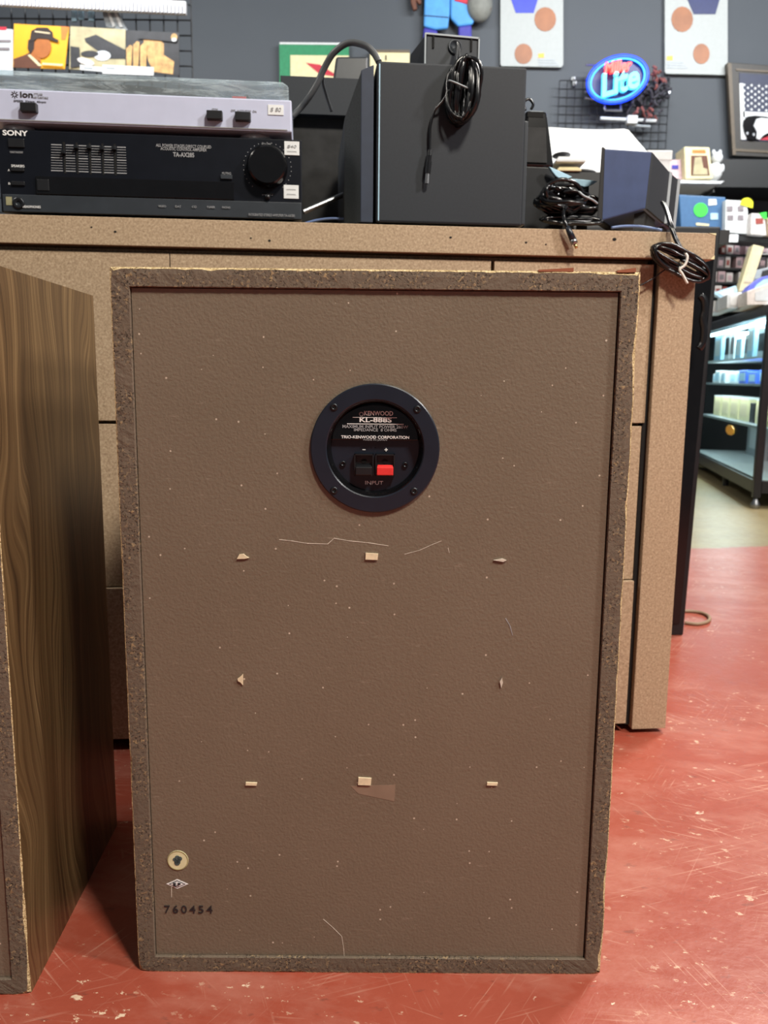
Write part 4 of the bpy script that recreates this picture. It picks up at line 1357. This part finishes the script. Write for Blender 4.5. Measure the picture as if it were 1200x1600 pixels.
# neon sign
ns = thing('neon_sign', 'glowing blue oval neon beer sign with red and turquoise lettering', 'neon sign', at(965, 124, YW - .16))
NC = Vector((0, 0, 0))
tilt = math.radians(16)
el = lambda rx_, rz2, y, n=48: [Vector((rx_ * math.cos(a) * math.cos(tilt) - rz2 * math.sin(a) * math.sin(tilt), y, rx_ * math.cos(a) * math.sin(tilt) + rz2 * math.sin(a) * math.cos(tilt))) for a in [2 * math.pi * i / n for i in range(n)]]
k5 = (YW - .16) / FPX * 1.01
MB().prism([(p.x, p.z) for p in el(43 * k5, 29 * k5, 0)], .02, .03).build('back_plate', 'neon_back', ns)
MB().tube(el(43 * k5, 30 * k5, 0), .013, 8, True).build('outer_tube', 'neon_blue', ns, smooth=True)
MB().tube(el(39.5 * k5, 27 * k5, 0), .006, 8, True).build('inner_tube', 'neon_sky', ns, smooth=True)
lettering('Lite', ns, .0, -.024, 58 * k5, 32 * k5, -.01, 'neon_cyan', name='lettering', shear=.3, bold=.03, thick=.02, rot=tilt)
lettering('Miller', ns, -.012, .066, 40 * k5, 15 * k5, -.012, 'neon_red', name='lettering', shear=.25, bold=.03, thick=.02, rot=tilt * .55)
P_ = lambda u, v, y=.0: at(u, v, YW - .16 + y) - ns.location
fr_ = MB()
for (ua, va, ub, vb) in ((915, 101, 945, 102), (914, 124, 938, 126), (914, 143, 925, 143), (914, 153, 930, 155), (945, 155, 945, 172), (970, 155, 970, 172), (945, 172, 972, 173), (1000, 130, 1013, 133)):
    fr_.tube([P_(ua, va, .05), P_(ub, vb, .05)], .008, 6)
fr_.build('bracket', 'wire_metal', ns)
MB().tube([P_(938, 185, .06), P_(1025, 189, .06)], .011, 8).build('hang_bar', 'deck_white', ns)
MB().tube([P_(988, 196, .06), P_(1016, 198, .06)], .009, 8).build('hang_bar', 'deck_grey', ns)
a_, b_ = P_(981, 192, .02), P_(998, 179, .02)
MB().box(a_.x, b_.x, .03, .08, a_.z, b_.z).build('transformer', 'paper_white', ns, bevel=.006)
for u, v in ((896, 124), (898, 131)):
    o = MB().ball(0, .012, .004, .013, .008, .016).tube(spline([(0, .008, .006), (0, -.02, .002), (0, -.03, -.010), (0, -.034, .004)], 4), .006, 8).build('wall_hook', 'paper_white', None, smooth=True)
    o.location = at(u, v, YW - .02)
    tag(o, 'small white hook on the wall left of the neon sign, ' + ('upper one' if v < 128 else 'lower one'), 'hook', 'white wall hooks')
# hanging cluster
cl = thing('tassel_cluster', 'cluster of dark and reddish knotted cords hanging right of the neon sign', 'cord cluster', at(1005, 140, YW - .09))
rr = random.Random(21)
dm_, rm_ = MB(), MB()
for i in range(70):
    u = rr.uniform(984, 1046); v = 146 + rr.gauss(0, 11) - (u - 1010) * .25
    p0 = at(u, v, YW - .09 + rr.uniform(-.05, .05)) - cl.location
    p1 = p0 + Vector((rr.uniform(-.05, .05), rr.uniform(-.03, .03), rr.uniform(-.07, .05)))
    dm_.tube(spline([p0, (p0 + p1) / 2 + Vector((rr.uniform(-.02, .02), 0, rr.uniform(-.02, .02))), p1], 3), .008, 5)
for i in range(26):
    if i < 15:
        u, v = rr.uniform(1018, 1037), rr.uniform(104, 132)
    else:
        u, v = rr.uniform(992, 1024), rr.uniform(160, 182)
    p0 = at(u, v, YW - .09 + rr.uniform(-.04, .04)) - cl.location
    p1 = p0 + Vector((rr.uniform(-.03, .03), rr.uniform(-.03, .03), rr.uniform(-.06, .04)))
    rm_.tube([p0, (p0 + p1) / 2 + Vector((.01, 0, 0)), p1], .009, 5)
dm_.build('dark_cords', 'tassel_dark', cl, smooth=True)['kind'] = 'stuff'
rm_.build('red_cords', 'tassel_red', cl, smooth=True)['kind'] = 'stuff'
MB().tube([at(1036, 152, YW - .11) - cl.location, at(1046, 144, YW - .2) - cl.location], .008, 6).build('metal_pin', 'steel', cl)

# framed flag and guitar print
YF = YW - .09
ff = thing('framed_print', 'dark framed print of a star flag with an electric guitar at the right edge', 'picture', at(1190, 243, YF))
ppoly('frame', 'frame_dark', ((1137, 97), (1290, 108), (1290, 250), (1144, 243)), YF + .02, .06, ff, bevel=.004)
ppoly('frame_strip', 'frame_brown', ((1137, 98), (1143, 99), (1150, 242), (1145, 242)), YF + .012, .03, ff)
ppoly('frame_strip', 'frame_brown', ((1150, 107), (1290, 116), (1290, 119), (1150, 110)), YF + .014, .03, ff)
ppoly('frame_strip', 'frame_brown', ((1147, 232), (1290, 240), (1290, 244), (1147, 236)), YF + .014, .03, ff)
ppoly('mount', 'flag_navy', ((1155, 114), (1290, 122), (1290, 226), (1158, 219)), YF + .016, .02, ff)
ppoly('stripe', 'paper_white', ((1155.5, 130), (1161, 130), (1166, 218), (1158, 218)), YF + .013, .02, ff)
ppoly('stripe', 'paper_white', ((1161, 174), (1290, 180), (1290, 187), (1161, 183)), YF + .013, .02, ff)
ppoly('stripe', 'art_red', ((1188, 215), (1290, 196), (1290, 222), (1180, 218)), YF + .013, .02, ff)
for rw in range(9):
    for q in range(9):
        u = 1163 + q * 11.5 + (5.7 if rw % 2 else 0); v = 132.5 + rw * 4.7 + q * .8
        if u > 1230:
            continue
        pts = [(u + (2.3 if a % 2 == 0 else 1.2) * math.cos(a * math.pi / 5 - 1.57), v + (2.5 if a % 2 == 0 else 1.3) * math.sin(a * math.pi / 5 - 1.57)) for a in range(10)]
        ppoly('star', 'paper_white', pts, YF + .011, .006, ff)
gt = ppoly('guitar_body', 'gloss_black', ((1162, 188), (1168, 182), (1180, 180.5), (1195, 182), (1215, 186), (1215, 206), (1190, 216), (1176, 219), (1168, 217), (1163, 206), (1161, 196)), YF + .004, .012, ff)
ppoly('pick_guard', 'paper_white', ((1182, 186), (1190, 184), (1206, 186), (1206, 204), (1192, 212), (1187, 218), (1182, 216), (1183, 206), (1178, 196)), YF - .001, .006, ff)
for u, v in ((1168, 208), (1178, 210)):
    ppoly('guitar_knob', 'steel', [(u + 1.6 * math.cos(a), v + 2.4 * math.sin(a)) for a in [i * .785 for i in range(8)]], YF - .002, .006, ff)

# ---- shelves on the right wall part
YS = 5.55
sb = thing('wall_shelf', 'deep black wall shelf below the framed star flag print', 'shelf', at(1160, 292, YS))
pbox('shelf_board', 'shelf_black', 1112, 250, 1290, 292, YS, .40, sb)
ws = thing('wall_shelf', 'thin white ledge under the cream boxed figure', 'shelf', at(1090, 286, YS - .1))
ppoly('ledge', 'paper_white', ((1052, 281), (1126, 283), (1132, 282.5), (1126, 287), (1052, 286)), YS - .16, .30, ws)
pbox('bracket', 'wire_metal', 1102, 287, 1105, 300, YS + .05, .39, ws)
pbox('bracket', 'wire_metal', 1114, 287, 1117, 300, YS + .05, .39, ws)
fb = thing('figure_box', 'cream boxed figure with dark window on the white ledge', 'box', at(1090, 281, YS - .15))
ppoly('box', 'paper_cream', ((1069, 229), (1109, 230), (1114, 279), (1071, 280)), YS - .15, .16, fb, bevel=.006)
ppoly('window', 'brown_print', ((1080, 243), (1105, 243), (1109, 274), (1080, 274)), YS - .153, .01, fb)
ppoly('figure_print', 'sepia_print', ((1086, 246), (1096, 245), (1099, 262), (1105, 264), (1106, 273), (1083, 273), (1084, 262)), YS - .155, .006, fb)
ppoly('title_print', 'orange_print', ((1082, 234), (1102, 234), (1103, 239), (1082, 239)), YS - .153, .006, fb)
pk = thing('small_box', 'small pinkish box on the white ledge left of the cream figure box', 'box', at(1056, 281, YS - .10))
ppoly('box', 'pack_pink', ((1047, 250), (1064, 249), (1066, 280), (1047, 280)), YS - .10, .10, pk)
ppoly('label', 'legging_purple', ((1050, 258), (1060, 258), (1060, 264), (1050, 264)), YS - .104, .006, pk)
wl = thing('plush_toy', 'small white plush toy beside the cream figure box', 'toy', at(1116, 283, YS - .04))
MB().ball(0, 0, .055, .045, .05, .058).build('body', 'paper_white', wl, smooth=True)
MB().ball(.004, -.01, .135, .034, .036, .036).build('head', 'paper_white', wl, smooth=True)
for sx in (-1, 1):
    MB().ball(.004 + sx * .020, 0, .172, .011, .010, .016).build('ear', 'paper_white', wl, smooth=True)
    MB().ball(sx * .034, -.03, .07, .012, .014, .026).build('arm', 'paper_white', wl, smooth=True)
YC = 3.03
wc_ = thing('lamp_glow_box', 'white box standing in for a bright lamp reflection behind the tilted speaker', 'box', at(1035, 300, YC))  # white box added in place of a bright lamp reflection
wc_.location.z = 1.02
pc0, pc1 = at(1012, 236, YC), at(1050, 236, YC)
MB().box(pc0.x - wc_.location.x, pc1.x - wc_.location.x, 0, .12, 0, pc0.z - 1.02).build('carton', 'paper_white', wc_, bevel=.004)  # white body gives the reflected glow its shape
MB().box(pc0.x - wc_.location.x - .002, pc1.x - wc_.location.x + .002, -.002, .122, pc0.z - 1.02 - .03, pc0.z - 1.02 + .003).build('lid', 'paper_white', wc_, bevel=.003)

# counter block under the shelf with boxes
sh2 = thing('wall_shelf', 'black shelf board carrying the blue box and white collectible boxes', 'shelf', at(1150, 372, 5.2))
ppoly('shelf_board', 'shelf_black', ((1040, 358), (1290, 380), (1290, 388), (1040, 366)), 5.15, .16, sh2)
bb_ = thing('blue_box', 'flat blue box with a round green sticker on the black shelf', 'box', at(1098, 358, 5.2))
ppoly('box', 'blue_box', ((1061, 304), (1134, 308), (1134, 363), (1064, 361)), 5.2, .12, bb_, bevel=.006)
ppoly('sticker', 'sticker_green', [(1095 + 11 * math.cos(a * .35), 328 + 11 * math.sin(a * .35)) for a in range(18)], 5.196, .004, bb_, label='round bright green sticker')
ppoly('label', 'paper_white', ((1107, 311), (1119, 311), (1120, 320), (1107, 321)), 5.196, .004, bb_)
ppoly('label', 'pale_blue', ((1110, 333), (1122, 333), (1122, 343), (1110, 343)), 5.196, .004, bb_)
ppoly('label', 'paper_cream', ((1088, 348), (1108, 350), (1108, 353), (1088, 352)), 5.196, .004, bb_)
cbx = thing('collectible_box', 'white collectible box with four small pictures and a yellow sticker', 'box', at(1153, 364, 5.15))
ppoly('box', 'paper_white', ((1134, 312), (1168, 314), (1170, 366), (1133, 363)), 5.15, .14, cbx, bevel=.004)
for u, v in ((1141, 326), (1158, 326), (1142, 340), (1158, 340)):
    ppoly('picture', 'pack_grey', ((u - 5, v - 4), (u + 4, v - 4), (u + 4, v + 4), (u - 5, v + 4)), 5.146, .004, cbx)
ppoly('sticker', 'sticker_yellow', [(1167 + 10 * math.cos(a), 319 + 10 * math.sin(a)) for a in [math.pi * .98 + i * .24 for i in range(14)]] + [(1176, 325)], 5.143, .004, cbx, label='round yellow sticker')
sbx = thing('collectible_box', 'small white and red box with green corner on the black shelf', 'box', at(1185, 366, 5.1))
ppoly('box', 'pack_white', ((1174, 333), (1195, 334), (1198, 368), (1173, 366)), 5.1, .12, sbx, bevel=.004)
ppoly('picture', 'pack_red', ((1181, 341), (1192, 341), (1193, 349), (1181, 350)), 5.096, .004, sbx)
ppoly('sticker', 'sticker_green', ((1187, 333), (1198, 331), (1198, 342), (1193, 341)), 5.094, .004, sbx)
tn = thing('collectible_box', 'tan box cut off by the right picture edge on the black shelf', 'box', at(1203, 370, 5.12))
ppoly('box', 'mdf', ((1197, 340), (1230, 342), (1230, 372), (1199, 368)), 5.12, .14, tn, bevel=.003)
ppoly('tape', 'deck_white', ((1200, 346), (1230, 348), (1230, 352), (1200, 350)), 5.116, .004, tn)

# rack of small packs
rk = thing('media_rack', 'black rack of small packs at the far right behind the glass case', 'rack', at(1150, 560, 5.35))
rk.location.z = 0
L_ = rk.location
a_, b_ = at(1080, 600, 5.75), at(1290, 372, 5.75)
MB().box(a_.x - L_.x, b_.x - L_.x, .38, .42, 0, b_.z).build('back_board', 'shelf_black', rk)
rowv = ((397, 380), (418, 400), (440, 424), (462, 446), (483, 468), (505, 490))
MATP = ('pack_pink', 'pack_white', 'pack_white', 'pack_grey', 'pack_red', 'pack_pink')
rr = random.Random(4)
CNAME = ('pale pink', 'white', 'off-white', 'grey', 'dark red', 'rosy')
ORD = ('first', 'second', 'third', 'fourth', 'fifth', 'sixth', 'seventh', 'eighth', 'ninth', 'tenth', 'eleventh', 'twelfth', 'thirteenth')
RNAME = ('top', 'second', 'third', 'fourth', 'fifth', 'lowest')
for ri_, (vb, vt) in enumerate(rowv):
    a_ = at(1085, vb, 5.35); b_ = at(1290, vb, 5.35)
    MB().box(a_.x - L_.x, b_.x - L_.x, 0, .38, a_.z - .012, a_.z).build('shelf', 'shelf_black', rk)
    u = 1103.0
    j = 0
    while u < 1206 and ri_ < 5:
        w = rr.uniform(8, 13.5)
        if rr.random() < .12:
            u += 7
        mi = rr.randrange(6)
        p0, p1 = at(u, vb, 5.37), at(u + w - 1, vt + rr.uniform(-1, 2), 5.37)
        base_o = thing('card_pack', '%s card pack, %s from the left on the %s shelf of the far rack' % (CNAME[mi], ORD[j], RNAME[ri_]), 'card pack', (p0.x, 5.37, a_.z), 0, 'card packs on the far right rack')
        hh_ = p1.z - p0.z; ww_ = p1.x - p0.x
        MB().box(0, ww_, 0, .10, 0, hh_).build('pack', MATP[mi], base_o)
        MB().box(ww_ * .2, ww_ * .8, -.004, .0, hh_ * .25, hh_ * .7).build('picture', MATP[(mi + 3) % 6], base_o)
        u += w; j += 1
for sx in (a_.x, b_.x - .02):
    MB().box(sx - L_.x, sx - L_.x + .02, 0, .38, 0, at(1150, 372, 5.35).z).build('side_panel', 'shelf_black', rk)
tg = pbox('shelf_tag', 'paper_white', 1129, 366, 1154, 378, 5.10, .01, None, label='white blank price tag on the black shelf edge', cat='price tag')

# ================================================================== GLASS DISPLAY CASE
cp0 = on_floor(1175, 795)
GA = math.atan2(4.577 - 3.728, 1.819 - 1.661) - math.pi / 2   # left side runs along local +y
gc = thing('display_case', 'black framed glass display case full of boxes at the right edge', 'display case', (cp0.x, cp0.y, 0), GA)
ca, sa = math.cos(GA), math.sin(GA)


def G(u, v, lx=None, ly=None):         # photo -> case frame on its left side (lx) or front (ly) plane
    d = ray(u, v)
    ox, oy = -cp0.x, -cp0.y
    o_l = Vector((ox * ca + oy * sa, -ox * sa + oy * ca, CAMH))
    d_l = Vector((d.x * ca + d.y * sa, -d.x * sa + d.y * ca, d.z))
    t = (lx - o_l.x) / d_l.x if lx is not None else (ly - o_l.y) / d_l.y
    return o_l + d_l * t


CL, CWD, CHT = 1.75, 1.2, 0.905
zb0 = G(1172, 768, lx=0).z
zb1 = G(1172, 748, lx=0).z
pw = .034
for (x, y) in ((0, 0), (0, CL - pw), (CWD - pw, 0), (CWD - pw, CL - pw)):
    MB().box(x, x + pw, y, y + pw, .05, CHT).build('post', 'case_black', gc, bevel=.003)
    MB().lathe_z([(.0001, 0), (.02, 0), (.022, .02), (.012, .035), (.010, .052), (.0001, .052)], x + pw / 2, y + pw / 2, 14).build('foot', 'steel', gc, smooth=True)
MB().lathe_z([(.0001, 0), (.016, 0), (.016, .02), (.02, .06), (.0001, .06)], .06, .86, 12).build('foot', 'case_black', gc)
for z0, z1 in ((CHT - .045, CHT), (zb0, zb1)):
    MB().box(0, pw, pw, CL - pw, z0, z1).build('rail', 'case_black', gc, bevel=.002)
    MB().box(pw, CWD - pw, 0, pw, z0, z1).build('rail', 'case_black', gc, bevel=.002)
    MB().box(CWD - pw, CWD, pw, CL - pw, z0, z1).build('rail', 'case_black', gc, bevel=.002)
    MB().box(pw, CWD - pw, CL - pw, CL, z0, z1).build('rail', 'case_black', gc, bevel=.002)
MB().box(pw * .5, CWD - pw * .5, pw * .5, CL - pw * .5, zb1 - .008, zb1).build('deck', 'deck_white', gc)
MB().box(pw * .5, CWD - pw * .5, pw * .5, CL - pw * .5, CHT - .004, CHT + .006).build('top_board', 'deck_white', gc)
zs1 = G(1165, 664, lx=.02).z
zs2 = G(1172, 600, lx=.02).z
zs3 = G(1175, 556, lx=.02).z
for zz, m_ in ((zs1, 'deck_grey'), (zs3, 'deck_white')):
    MB().box(.05, CWD - .05, .05, CL - .05, zz - .012, zz).build('shelf', m_, gc)
MB().box(.05, CWD - .05, .05, CL - .05, zs2 - .010, zs2).build('shelf', 'deck_grey', gc)
MB().box(.008, .012, pw, CL - pw, zb1, CHT - .045).build('glass_pane', 'glass', gc)
MB().box(pw, CWD - pw, .008, .012, zb1, CHT - .045).build('glass_pane', 'glass', gc)
p = G(1139, 672, lx=0.0)
oc = [(p.y + .095 * math.cos(a_), p.z + .026 * math.sin(a_)) for a_ in [math.pi / 8 + q * math.pi / 4 for q in range(8)]]
MB().add([(xx, yy, zz) for xx in (.003, .0075) for yy, zz in oc], [tuple(range(7, -1, -1)), tuple(range(8, 16))] + [(q, (q + 1) % 8, (q + 1) % 8 + 8, q + 8) for q in range(8)]).build('orange_sticker', 'sticker_orange', gc, label='orange sticker on the glass')
MB().box(.06, .09, .06, CL - .06, CHT - .060, CHT - .047).build('light_strip', 'led_strip', gc)
al = bpy.data.lights.new('case_light', 'AREA'); al.shape = 'RECTANGLE'; al.size = 1.4; al.size_y = .06; al.energy = 22; al.color = (.88, .97, 1)
alo = bpy.data.objects.new('case_light', al); COL.objects.link(alo); alo.parent = gc
alo.location = (.16, .9, CHT - .065); alo.rotation_euler = (0, 0, math.pi / 2)


for zz, en in ((zs3 - .014, 3.5), (zs2 - .012, 3.0), (zs1 - .014, 0.8)):  # fill lights added under the shelves to brighten the lower contents
    a2 = bpy.data.lights.new('shelf_fill', 'AREA'); a2.shape = 'RECTANGLE'; a2.size = 1.4; a2.size_y = .03; a2.energy = en; a2.color = (.90, .98, 1)
    a2o = bpy.data.objects.new('shelf_fill', a2); COL.objects.link(a2o); a2o.parent = gc
    a2o.location = (.07, .9, zz); a2o.rotation_euler = (0, 0, math.pi / 2)


def incase(name, label, cat, y0, y1, x0, dx_, z0, h, mats, group):
    loc = (cp0.x + ca * x0 - sa * y0, cp0.y + sa * x0 + ca * y0, z0)
    t = thing(name, label, cat, loc, GA, group)
    MB().box(0, dx_, 0, y1 - y0, 0, h).build('box', mats[0], t, bevel=.003)
    MB().box(-.002, 0, (y1 - y0) * .15, (y1 - y0) * .85, h * .2, h * .8).build('label', mats[1], t)
    if len(mats) > 2:
        MB().box(-.001, dx_ + .001, -.001, (y1 - y0) + .001, h, h + .006).build('lid', mats[2], t)
    return t


rr = random.Random(8)
names3 = [('pale_blue', 'deck_white'), ('paper_white', 'pack_grey'), ('deck_white', 'char_print'), ('pale_blue', 'paper_white', 'deck_white'), ('pack_white', 'pack_grey')]
y = .10
i = 0
while y < 1.55:
    w = rr.uniform(.10, .2)
    h = rr.uniform(.10, .19)
    incase('boxed_item', '%s box, %s from the near post on the upper shelf in the glass case' % (('pale blue', 'white', 'off-white', 'lidded blue', 'greyish')[i % 5], ORD[i]), 'box', y, y + w, .08 + rr.uniform(0, .04), .14, zs3, h, names3[i % 5], 'boxes on the upper case shelf')
    y += w + rr.uniform(.015, .05); i += 1
y = .08
i = 0
while y < 1.5:
    w = rr.uniform(.11, .17)
    blue = i in (1, 2, 3)
    incase('flat_package', 'flat %s package, %s from the near post on the middle case shelf' % ('blue' if blue else 'white', ORD[i]), 'package', y, y + w,   .07 + rr.uniform(0, .03), .12, zs2, rr.uniform(.05, .075), ('mid_blue', 'pale_blue') if blue else ('deck_white', 'pale_blue'), 'packages on the middle case shelf' + (', blue ones' if blue else ''))
    y += w + .02; i += 1
y = .30
i = 0
while y < 1.5:
    w = .20 if i != 1 else .09
    incase('cream_box', 'cream carton with white lid, %s from the near post on the lower case shelf' % ORD[i] if i != 1 else 'slim black carton between cream ones on the lower case shelf', 'box', y, y + w, .10, .14, zs1, .115 if i != 1 else .10, ('paper_cream', 'stub_cream', 'paper_white') if i != 1 else ('char_print', 'amp_grey'), 'cartons on the lower case shelf' if i != 1 else None)
    y += w + .03; i += 1
o = incase('golden_trinket', 'small golden trinket on the lower case shelf near the post', 'trinket', .16, .22, .08, .05, zs1, .03, ('gold', 'paper_cream'), None)
p = G(1100, 700, lx=.3)
incase('leaning_frame', 'pale leaning picture frame at the bottom of the glass case', 'frame', 1.0, 1.5, .30, .03, zb1, .22, ('deck_grey', 'deck_white'), None)
incase('black_bin', 'black storage bin at the bottom of the glass case', 'bin', .25, .95, .35, .30, zb1, .24, ('char_print', 'amp_grey'), None)

# things on top of the case
TOPZ = CHT + .006


def ontop(name, label, cat, pts, ly, depth, mat, mat2=None, drop=True):
    P = [G(u, v, ly=ly) for u, v in pts]
    zmin = min(p.z for p in P)
    xm = sum(p.x for p in P) / len(P)
    loc = (cp0.x + ca * xm - sa * ly, cp0.y + sa * xm + ca * ly, TOPZ if drop else zmin)
    t = thing(name, label, cat, loc, GA)
    off = TOPZ if drop else zmin
    q_ = [(p.x - xm, max(0.0, p.z - off)) for p in P]
    MB().prism(q_, 0, depth).build('body', mat, t, bevel=.003)
    cx_ = sum(a for a, b in q_) / len(q_); cz_ = sum(b for a, b in q_) / len(q_)
    if mat2:
        MB().prism([(cx_ + (a - cx_) * .6, cz_ + (b - cz_) * .6) for a, b in q_], -.003, .001).build('label', mat2, t)
    return t


ontop('white_box', 'white card box on the glass case beside the counter', 'box', ((1112, 492), (1114, 470), (1137, 468), (1137, 492)), .55, .25, 'paper_white', 'deck_white')
ontop('white_tray', 'wide white tray on top of the glass case', 'tray', ((1135, 490), (1136, 460), (1159, 456), (1159, 490)), .30, .22, 'deck_white', 'paper_white')
ontop('clear_folder', 'pale clear folder sticking out over the white tray', 'folder', ((1112, 458), (1150, 446), (1153, 456), (1130, 468)), .50, .05, 'pale_blue', 'deck_white', drop=False)
ontop('white_tray', 'big grey white bin at the right edge on the glass case', 'tray', ((1166, 492), (1167, 455), (1230, 432), (1230, 492)), .12, .40, 'pack_white', 'deck_white')
ontop('yellow_box', 'tall pale yellow box leaning on the glass case', 'box', ((1154, 455), (1177, 382), (1194, 386), (1172, 455)), .75, .10, 'paper_cream', 'stub_cream')
ontop('violet_cloth', 'violet blue cloth bundle behind the white bin', 'cloth', ((1166, 455), (1172, 446), (1190, 433), (1230, 424), (1230, 455)), .62, .12, 'violet_blue', 'pale_blue')
ontop('wire_basket', 'grey ribbed wire basket behind the violet cloth', 'basket', ((1178, 436), (1182, 422), (1230, 410), (1230, 436)), .95, .2, 'deck_grey', 'shelf_black')

# ================================================================== LEFT: record wall
YG = 4.75
grid('wire_grid_panel', 'tall black wire grid panel holding record sleeves at the upper left', -60, -40, 297, 150, YG, .075, .0042, 'wire_black', extra_down=1.95)
sl = thing('slatted_shelf', 'white slatted shelf along the top of the record grid', 'shelf', at(140, 15, YG - .12))
ppoly('shelf_rail', 'paper_white', ((-40, -14), (290, 2), (290, 22), (-40, 6)), YG - .10, .02, sl)
for i in range(56):
    u = -38 + i * 5.9
    v = -12 + (u + 40) * .048
    ppoly('slat', 'pale_trim', ((u, v), (u + 3.2, v), (u + 3.2, v + 17), (u, v + 17)), YG - .125, .03, sl)
tools = ((112, 10, 33), (122, 12, 30), (138, 12, 32))
for i, (u, w, v1) in enumerate(tools):
    o = pbox('hanging_card', 'pale_blue', u, 12, u + w * .6, v1, YG - .03, .015, None, label='small pale card clipped high on the record grid, ' + ('left of three', 'middle of three', 'right of three')[i], cat='card', group='pale cards on the grid')
pl_ = thing('plastic_bag', 'crumpled clear bag hanging on the record grid', 'bag', at(180, 45, YG - .05))
ppoly('bag', 'deck_grey', ((158, 12), (182, 12), (190, 30), (200, 48), (166, 42)), YG - .05, .03, pl_)
ppoly('fold', 'paper_white', ((166, 16), (170, 16), (180, 40), (176, 42)), YG - .056, .01, pl_)
ppoly('fold', 'paper_white', ((176, 14), (180, 14), (192, 42), (187, 42)), YG - .056, .01, pl_)

YL = YG - .07


def sleeve(label, pts, mat, shapes, dy=0.0):
    bot = max(p[1] for p in pts)
    cx_ = sum(p[0] for p in pts) / len(pts)
    t = thing('record_sleeve', label, 'record sleeve', at(cx_, bot, YL + dy), 0, 'record sleeves on the grid')
    ppoly('cover', mat, pts, YL + dy, .006, t)
    for i, (nm, m_, sp) in enumerate(shapes):
        ppoly(nm, m_, sp, YL + dy - .0015 - .0012 * i, .0012, t)
    return t


def ell(u, v, ru, rv, n=14, rot=0):
    return [(u + ru * math.cos(a) * math.cos(rot) - rv * math.sin(a) * math.sin(rot), v + ru * math.cos(a) * math.sin(rot) + rv * math.sin(a) * math.cos(rot)) for a in [2 * math.pi * i / n for i in range(n)]]


sleeve('white record sleeve with small print cut off at the left edge', ((-45, 42), (20, 46), (20, 118), (-45, 116)), 'deck_white',
       (('band', 'art_red', ((-45, 42), (10, 42), (10, 47), (-45, 46))), ('text_block', 'pack_grey', ((-30, 62), (17, 62), (17, 66), (-30, 66))), ('text_block', 'pack_grey', ((-30, 74), (15, 74), (15, 78), (-30, 78)))))
sleeve('yellow record sleeve with a person in a dark cap', ((22, 37), (108, 42), (101, 108), (20, 105)), 'yellow_print',
       (('side_band', 'orange_print', ((95, 41), (108, 42), (102, 62), (96, 62))), ('jacket', 'brown_print', ((21, 92), (38, 86), (46, 82), (62, 96), (64, 107), (21, 105))),
        ('collar', 'paper_cream', ((43, 86), (48, 85), (66, 103), (60, 103))),
        ('neck', 'skin_print', ((47, 74), (62, 86), (64, 98), (48, 86))), ('face', 'skin_print', ell(66, 74, 14, 17, 16, .15)), ('hair', 'hat_print', ((44, 62), (54, 60), (53, 76), (48, 84), (43, 76))),
        ('cap', 'hat_print', ((46, 66), (49, 48), (58, 43), (74, 43), (82, 50), (83, 58), (92, 63), (90, 66), (74, 61), (60, 60))),
        ('print', 'stub_cream', ((54, 48), (78, 51), (78, 53), (54, 50))), ('strip', 'stub_cream', ((66, 98), (98, 100), (98, 103), (66, 101)))))
sleeve('sepia record sleeve with dark hat shapes right of the yellow one', ((110, 41), (196, 46), (196, 112), (108, 108)), 'sepia_print',
       (('dark_shape', 'char_print', ((132, 60), (150, 54), (196, 78), (196, 92), (170, 92), (134, 66))), ('light_shape', 'deck_white', ell(160, 87, 13, 8)), ('dark_shape', 'char_print', ell(140, 84, 14, 5)),
        ('dark_shape', 'char_print', ((110, 72), (124, 74), (126, 104), (110, 106))), ('light_shape', 'pack_white', ell(134, 96, 14, 5, 12, .3))), .004)
sleeve('dark gold record sleeve with raised hands shape, rightmost on the grid', ((197, 47), (280, 51), (280, 118), (197, 114)), 'char_print',
       (('figure', 'gold_print', ((224, 62), (244, 56), (256, 68), (256, 86), (272, 96), (270, 116), (240, 112), (232, 96))), ('finger', 'gold_print', ((197, 76), (203, 70), (207, 72), (205, 104), (198, 104))), ('finger', 'gold_print', ((208, 70), (214, 64), (218, 66), (216, 104), (208, 104))), ('finger', 'gold_print', ((219, 72), (225, 66), (230, 70), (228, 104), (219, 104))),
        ('hat', 'char_print', ((214, 60), (236, 50), (262, 52), (276, 66), (240, 62))), ('badge', 'gold_print', ell(272, 58, 5, 6)), ('glint', 'paper_white', ell(272, 62, 4, 3))))
for (u0, u1, v0, v1, lbl) in ((125, 160, 101, 112, 'short white price strip under the sepia record sleeve'), (160, 240, 101, 118, 'long white price strip under the dark gold record sleeve')):
    st2 = thing('price_strip', lbl, 'price strip', at((u0 + u1) / 2, v1, YL - .03))
    ppoly('strip', 'paper_white', ((u0, v0), (u1, v0 + 4), (u1, v1), (u0, v1 - 3)), YL - .03, .003, st2)
    ppoly('writing', 'deck_grey', ((u0 + 6, v0 + 4), (u0 + 20, v0 + 5), (u0 + 20, v0 + 7), (u0 + 6, v0 + 6)), YL - .031, .001, st2)
